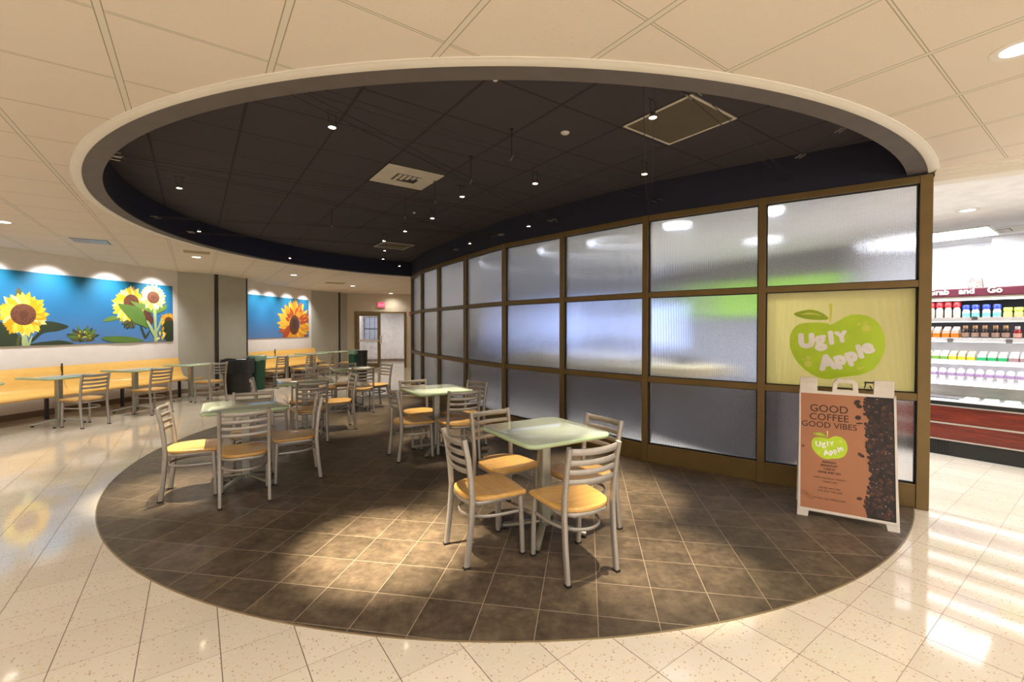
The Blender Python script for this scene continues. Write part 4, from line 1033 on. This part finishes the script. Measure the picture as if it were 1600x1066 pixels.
ORD = ['first', 'second', 'third', 'fourth', 'fifth', 'sixth', 'seventh', 'eighth', 'ninth', 'tenth', 'eleventh', 'twelfth']
def place(t, spots, z, x, label, cat, group):
    ks = kidtree(t)
    for i, y in enumerate(spots):
        o = t if i == 0 else copy_tree(t, ks)
        o.location = (x, y, z); tag(o, label + ', ' + ORD[i] + ' from the left', cat, group)
def bottle(capmat, bodymat, r, hb, hc, name='drink_bottle', band=None, neck=.5, capr=.7):
    b = MB().lathe([(.001, 0), (r * .95, 0), (r, .006), (r, hb * .68), (r * .85, hb * .84), (r * neck, hb * .96), (r * neck, hb)], 0, 0, 16)
    ps = [('bottle_body', b, bodymat, True), ('cap', MB().lathe([(.001, hb + hc), (r * capr * .9, hb + hc), (r * capr, hb + hc * .8), (r * capr, hb - .004), (r * neck, hb - .004)], 0, 0, 16), capmat, True)]
    if band: ps.append(('drink_label', MB().lathe([(r * 1.015, hb * .12), (r * 1.015, hb * .55)], 0, 0, 16), band, True))
    return proto(name, ps)
mm = lambda n, c, r=.35: simple(n, c, r, var=.15, scale=40)
place(bottle(mm('cap_red', (.62, .01, .02)), mm('milk_glass', (.80, .70, .62)), .032, .135, .055, band=mm('label_cream', (.78, .60, .50)), neck=.6, capr=1.05), [1.455, 1.381, 1.305, 1.230], 1.60, 7.385, 'cream bottle with red cap, top shelf', 'bottle', 'red-capped bottles on the top shelf')
place(bottle(mm('cap_blue', (.02, .05, .55)), mm('pale_bottle', (.72, .76, .80)), .033, .105, .045, band=mm('label_aqua', (.20, .62, .60)), neck=.75, capr=1.0), [1.152, 1.075, .988, .904], 1.60, 7.385, 'white bottle with blue cap, top shelf', 'bottle', 'blue-capped bottles on the top shelf')
place(bottle(mm('cap_lime', (.45, .62, .10)), mm('lime_tub', (.55, .70, .22)), .036, .075, .035, name='food_tub', band=mm('label_orange', (.72, .50, .24)), neck=.9, capr=1.0), [.822, .742, .662], 1.60, 7.385, 'lime green tub, top shelf', 'tub', 'lime tubs on the top shelf')
def carton(name, basecol, lidcol, wd=.066, h=.085, dep=.12):
    b = MB(); b.box(-dep / 2, dep / 2, -wd / 2, wd / 2, 0, h * .45)
    l = MB(); l._add([(-dep / 2, -wd / 2, h * .45), (-dep / 2, wd / 2, h * .45), (dep / 2, wd / 2, h * .45), (dep / 2, -wd / 2, h * .45), (-dep / 2 + .02, -wd * .42, h * .78), (-dep / 2 + .02, wd * .42, h * .78), (dep / 2, wd * .42, h * 1.15), (dep / 2, -wd * .42, h * 1.15)], [(0, 3, 2, 1), (4, 5, 6, 7), (0, 1, 5, 4), (1, 2, 6, 5), (2, 3, 7, 6), (3, 0, 4, 7)])
    return proto(name, [('tray', b, basecol, False), ('lid', l, lidcol, False)])
place(carton('juice_carton', mm('orange_tray', (.72, .24, .02)), mm('brown_white_lid', (.62, .48, .40)), .066, .115), [1.473, 1.401, 1.318, 1.240], 1.365, 7.40, 'orange carton with slanted lid, second shelf', 'carton', 'orange cartons on the second shelf')
place(bottle(mm('cap_bronze', (.40, .22, .10)), mm('coffee_glass', (.018, .008, .006), .15), .033, .115, .030, band=mm('label_tan', (.42, .28, .22)), neck=.45, capr=.6), [1.155, 1.075, .997, .913, .836], 1.365, 7.38, 'dark brown coffee bottle, second shelf', 'bottle', 'dark coffee bottles on the second shelf')
place(bottle(mm('cap_greywhite', (.5, .45, .47)), mm('berry_glass', (.30, .012, .02), .15), .033, .105, .030, band=mm('label_peach', (.70, .40, .32)), neck=.5, capr=.6), [.748, .668], 1.365, 7.38, 'dark red juice bottle, second shelf', 'bottle', 'red juice bottles on the second shelf')
whitelid = mm('clear_lid', (.72, .74, .68))
place(carton('salad_box', mm('green_tray', (.20, .42, .08)), whitelid, .068, .09), [1.478, 1.400, 1.325], 1.105, 7.37, 'salad box with green tray, left of third shelf', 'food box', 'green salad boxes on the third shelf')
place(carton('salad_box', mm('yellow_tray', (.72, .56, .04)), mm('grey_lid', (.50, .44, .30)), .066, .09), [1.250, 1.175, 1.098], 1.105, 7.37, 'food box with yellow tray, third shelf', 'food box', 'yellow food boxes on the third shelf')
place(carton('salad_box', mm('jade_tray', (.03, .45, .16)), mm('pale_green_lid', (.55, .66, .50)), .068, .09), [1.010, .930, .850], 1.105, 7.37, 'food box with jade green tray, third shelf', 'food box', 'jade food boxes on the third shelf')
place(carton('salad_box', mm('mauve_tray', (.40, .25, .28)), mm('pink_white_lid', (.66, .56, .54)), .072, .095), [.765, .685], 1.105, 7.37, 'food box with mauve tray, third shelf', 'food box', 'mauve food boxes on the third shelf')
cup = proto('parfait_cup', [('cup', MB().lathe([(.001, 0), (.024, 0), (.034, .075), (.001, .075)], 0, 0, 16), mm('white_cup', (.80, .78, .80)), True), ('fruit_band', MB().lathe([(.0345, .060), (.037, .078), (.036, .092), (.034, .096)], 0, 0, 16), mm('purple_band', (.40, .26, .50)), True), ('dome_lid', MB().lathe([(.036, .092), (.034, .115), (.024, .138), (.001, .146)], 0, 0, 16), mm('dome_grey', (.66, .62, .70), .2), True)])
place(cup, [1.495 - .0785 * k for k in range(12)], .86, 7.34, 'parfait cup with purple band, lowest shelf', 'cup', 'parfait cups on the lowest shelf')
place(carton('salad_box', mm('mint_tray', (.12, .42, .22)), mm('mint_lid', (.50, .66, .56)), .13, .04, .15), [1.09, .93, .77], .626, 7.30, 'flat green salad tray, bottom well', 'food box', 'flat salad trays in the bottom well')
o = MB().box(-.05, .05, -.17, .17, 0, .022).build('sandwich_tray', 'casedark', None, loc=(7.28, 1.36, .626)); tag(o, 'flat black food tray at the left of the bottom well', 'tray')
bk = MB()
bk._add([(-.05, -.06, 0), (-.05, .06, 0), (.05, .06, 0), (.05, -.06, 0), (-.035, -.048, .12), (-.035, .048, .12), (.035, .048, .12), (.035, -.048, .12)], [(0, 3, 2, 1), (4, 5, 6, 7), (0, 1, 5, 4), (1, 2, 6, 5), (2, 3, 7, 6), (3, 0, 4, 7)])
m, nt, p = new_mat('speckled_paper'); v = coords(nt)
vo = nt.nodes.new('ShaderNodeTexVoronoi'); L(nt, v, vo.inputs['Vector']); vo.inputs['Scale'].default_value = 70
L(nt, mix(nt, mathn(nt, 'LESS_THAN', vo.outputs['Distance'], .38), (.80, .72, .66), (.30, .16, .20)), p.inputs['Base Color'])
o = bk.build('speckled_box', m, None, loc=(7.30, 1.063, 1.931)); tag(o, 'small speckled tapering box standing on top of the display case', 'box')

# ------------------------------------------------------------------ shop lights, cafe behind the ribbed glass
def panel_light(x, y, sx, sy, en_, lab, col=(.93, .96, 1.0)):
    t = empty('ceiling_lamp', (x, y, ZC), 0, lab, 'ceiling light', 'fluorescent panels in the shop')
    f = MB(); f.box(-sx / 2 - .03, sx / 2 + .03, -sy / 2 - .03, sy / 2 + .03, -.006, .002); f.build('panel_frame', 'trimwhite', t)
    MB().box(-sx / 2, sx / 2, -sy / 2, sy / 2, -.009, -.006).build('diffuser', 'lenscool', t)
    spot(t, (x, y, ZC - .03), (x + .6, y, 1.2), en_ * 1.6, R(165), .6, .15, col)
panel_light(8.35, 1.62, .75, 1.1, 95, 'square white light panel in the shop ceiling beside the post')
CAFE = [(4.93, 2.20), (4.66, 3.20), (4.80, 4.35), (4.65, 5.20), (4.60, 6.60), (6.4, 3.0), (6.6, 6.0)]
panel_light(6.3, -1.6, .6, 1.2, 95, 'light panel in the shop ceiling outside the right photo edge')
t = copy_tree(lt, [(k, s_) for k, s_ in ltk if k.type == 'MESH']); t.location = (6.72, 1.05, ZC + .001); tag(t, 'round downlight in the white shop ceiling right of the end post', 'ceiling light')
spot(t, (6.72, 1.05, ZC - .02), (6.72, 1.05, 0), 70, R(130), .8, .06, (1, .95, .88))
for k_, (x, y) in enumerate(CAFE):
    t = copy_tree(lt, [(k, s_) for k, s_ in ltk if k.type == 'MESH']); t.location = (x, y, ZC + .001); tag(t, 'cafe ceiling downlight blurred behind the glass, ' + ORD[k_] + ' in the row', 'ceiling light', 'downlights in the cafe behind the glass')
    spot(t, (x, y, ZC - .02), (x, y, 0), 120 if k_ == 0 else 260, R(165), .8, .06, (.80, .89, 1.0))
vent((8.45, 1.02, ZC + .002), 'white air vent in the shop ceiling right of the end post', 'white', 0, .5)
struct(MB().box(7.95, 8.05, 2.35, 8.95, 0, ZC).build('wall_cafe_back', simple('grey_cafe_wall', (.30, .30, .33), .7)))
o = MB().box(-.02, .02, -1.35, 1.35, 0, .62).build('green_wall_board', simple('lime_green_board', (.28, .52, .08), .4, emit=(.32, .6, .10), estr=.5), None, loc=(7.92, 3.85, 1.72)); tag(o, 'lime green board on the cafe wall, blurred behind glass', 'wall board')  # painted board given a glow of its own to brighten it
ms = empty('menu_screen', (7.92, 7.35, 1.05), 0, 'glowing blue white menu screens, blurred behind glass', 'screen')
MB().box(-.02, .03, -1.15, 1.15, 0, 1.05).build('screen_frame', 'caseblack', ms)
MB().box(-.024, -.02, -1.12, 1.12, .03, 1.02).build('screen_face', mat_emit('blue_white_screen', (.45, .58, 1.0), 3.0), ms)
ct = empty('cafe_counter', (5.45, 4.9, 0), 0, 'cafe counter with beige top, blurred behind the ribbed glass', 'counter')
MB().box(-.45, .35, -2.75, 4.0, 0, .86).build('counter_body', simple('grey_counter_front', (.055, .05, .065), .5), ct)
MB().box(-.50, .40, -1.7, 1.3, .86, .98).build('counter_top', simple('beige_counter_top', (.62, .50, .28), .4), ct)
for y, h_, lab in ((5.85, .16, 'dark box on the cafe counter, left, blurred behind glass'), (3.75, .12, 'dark box on the cafe counter, right, blurred behind glass')):
    o = MB().box(-.15, .15, -.2, .2, 0, h_).build('counter_box', 'casedark', None, loc=(5.40, y, .98), bevel=.01); tag(o, lab, 'box')
cd = spot(None, P3(-1.6, 1.8, 2.55), P3(-1.6, 1.8, 0), 110, R(160), .9, .1, (1.0, .94, .88), 'corridor_light')
cd = spot(None, P3(-2.7, 2.4, 2.55), P3(-2.7, 2.6, 0), 60, R(160), .9, .1, (.9, .94, 1.0), 'corridor_light')
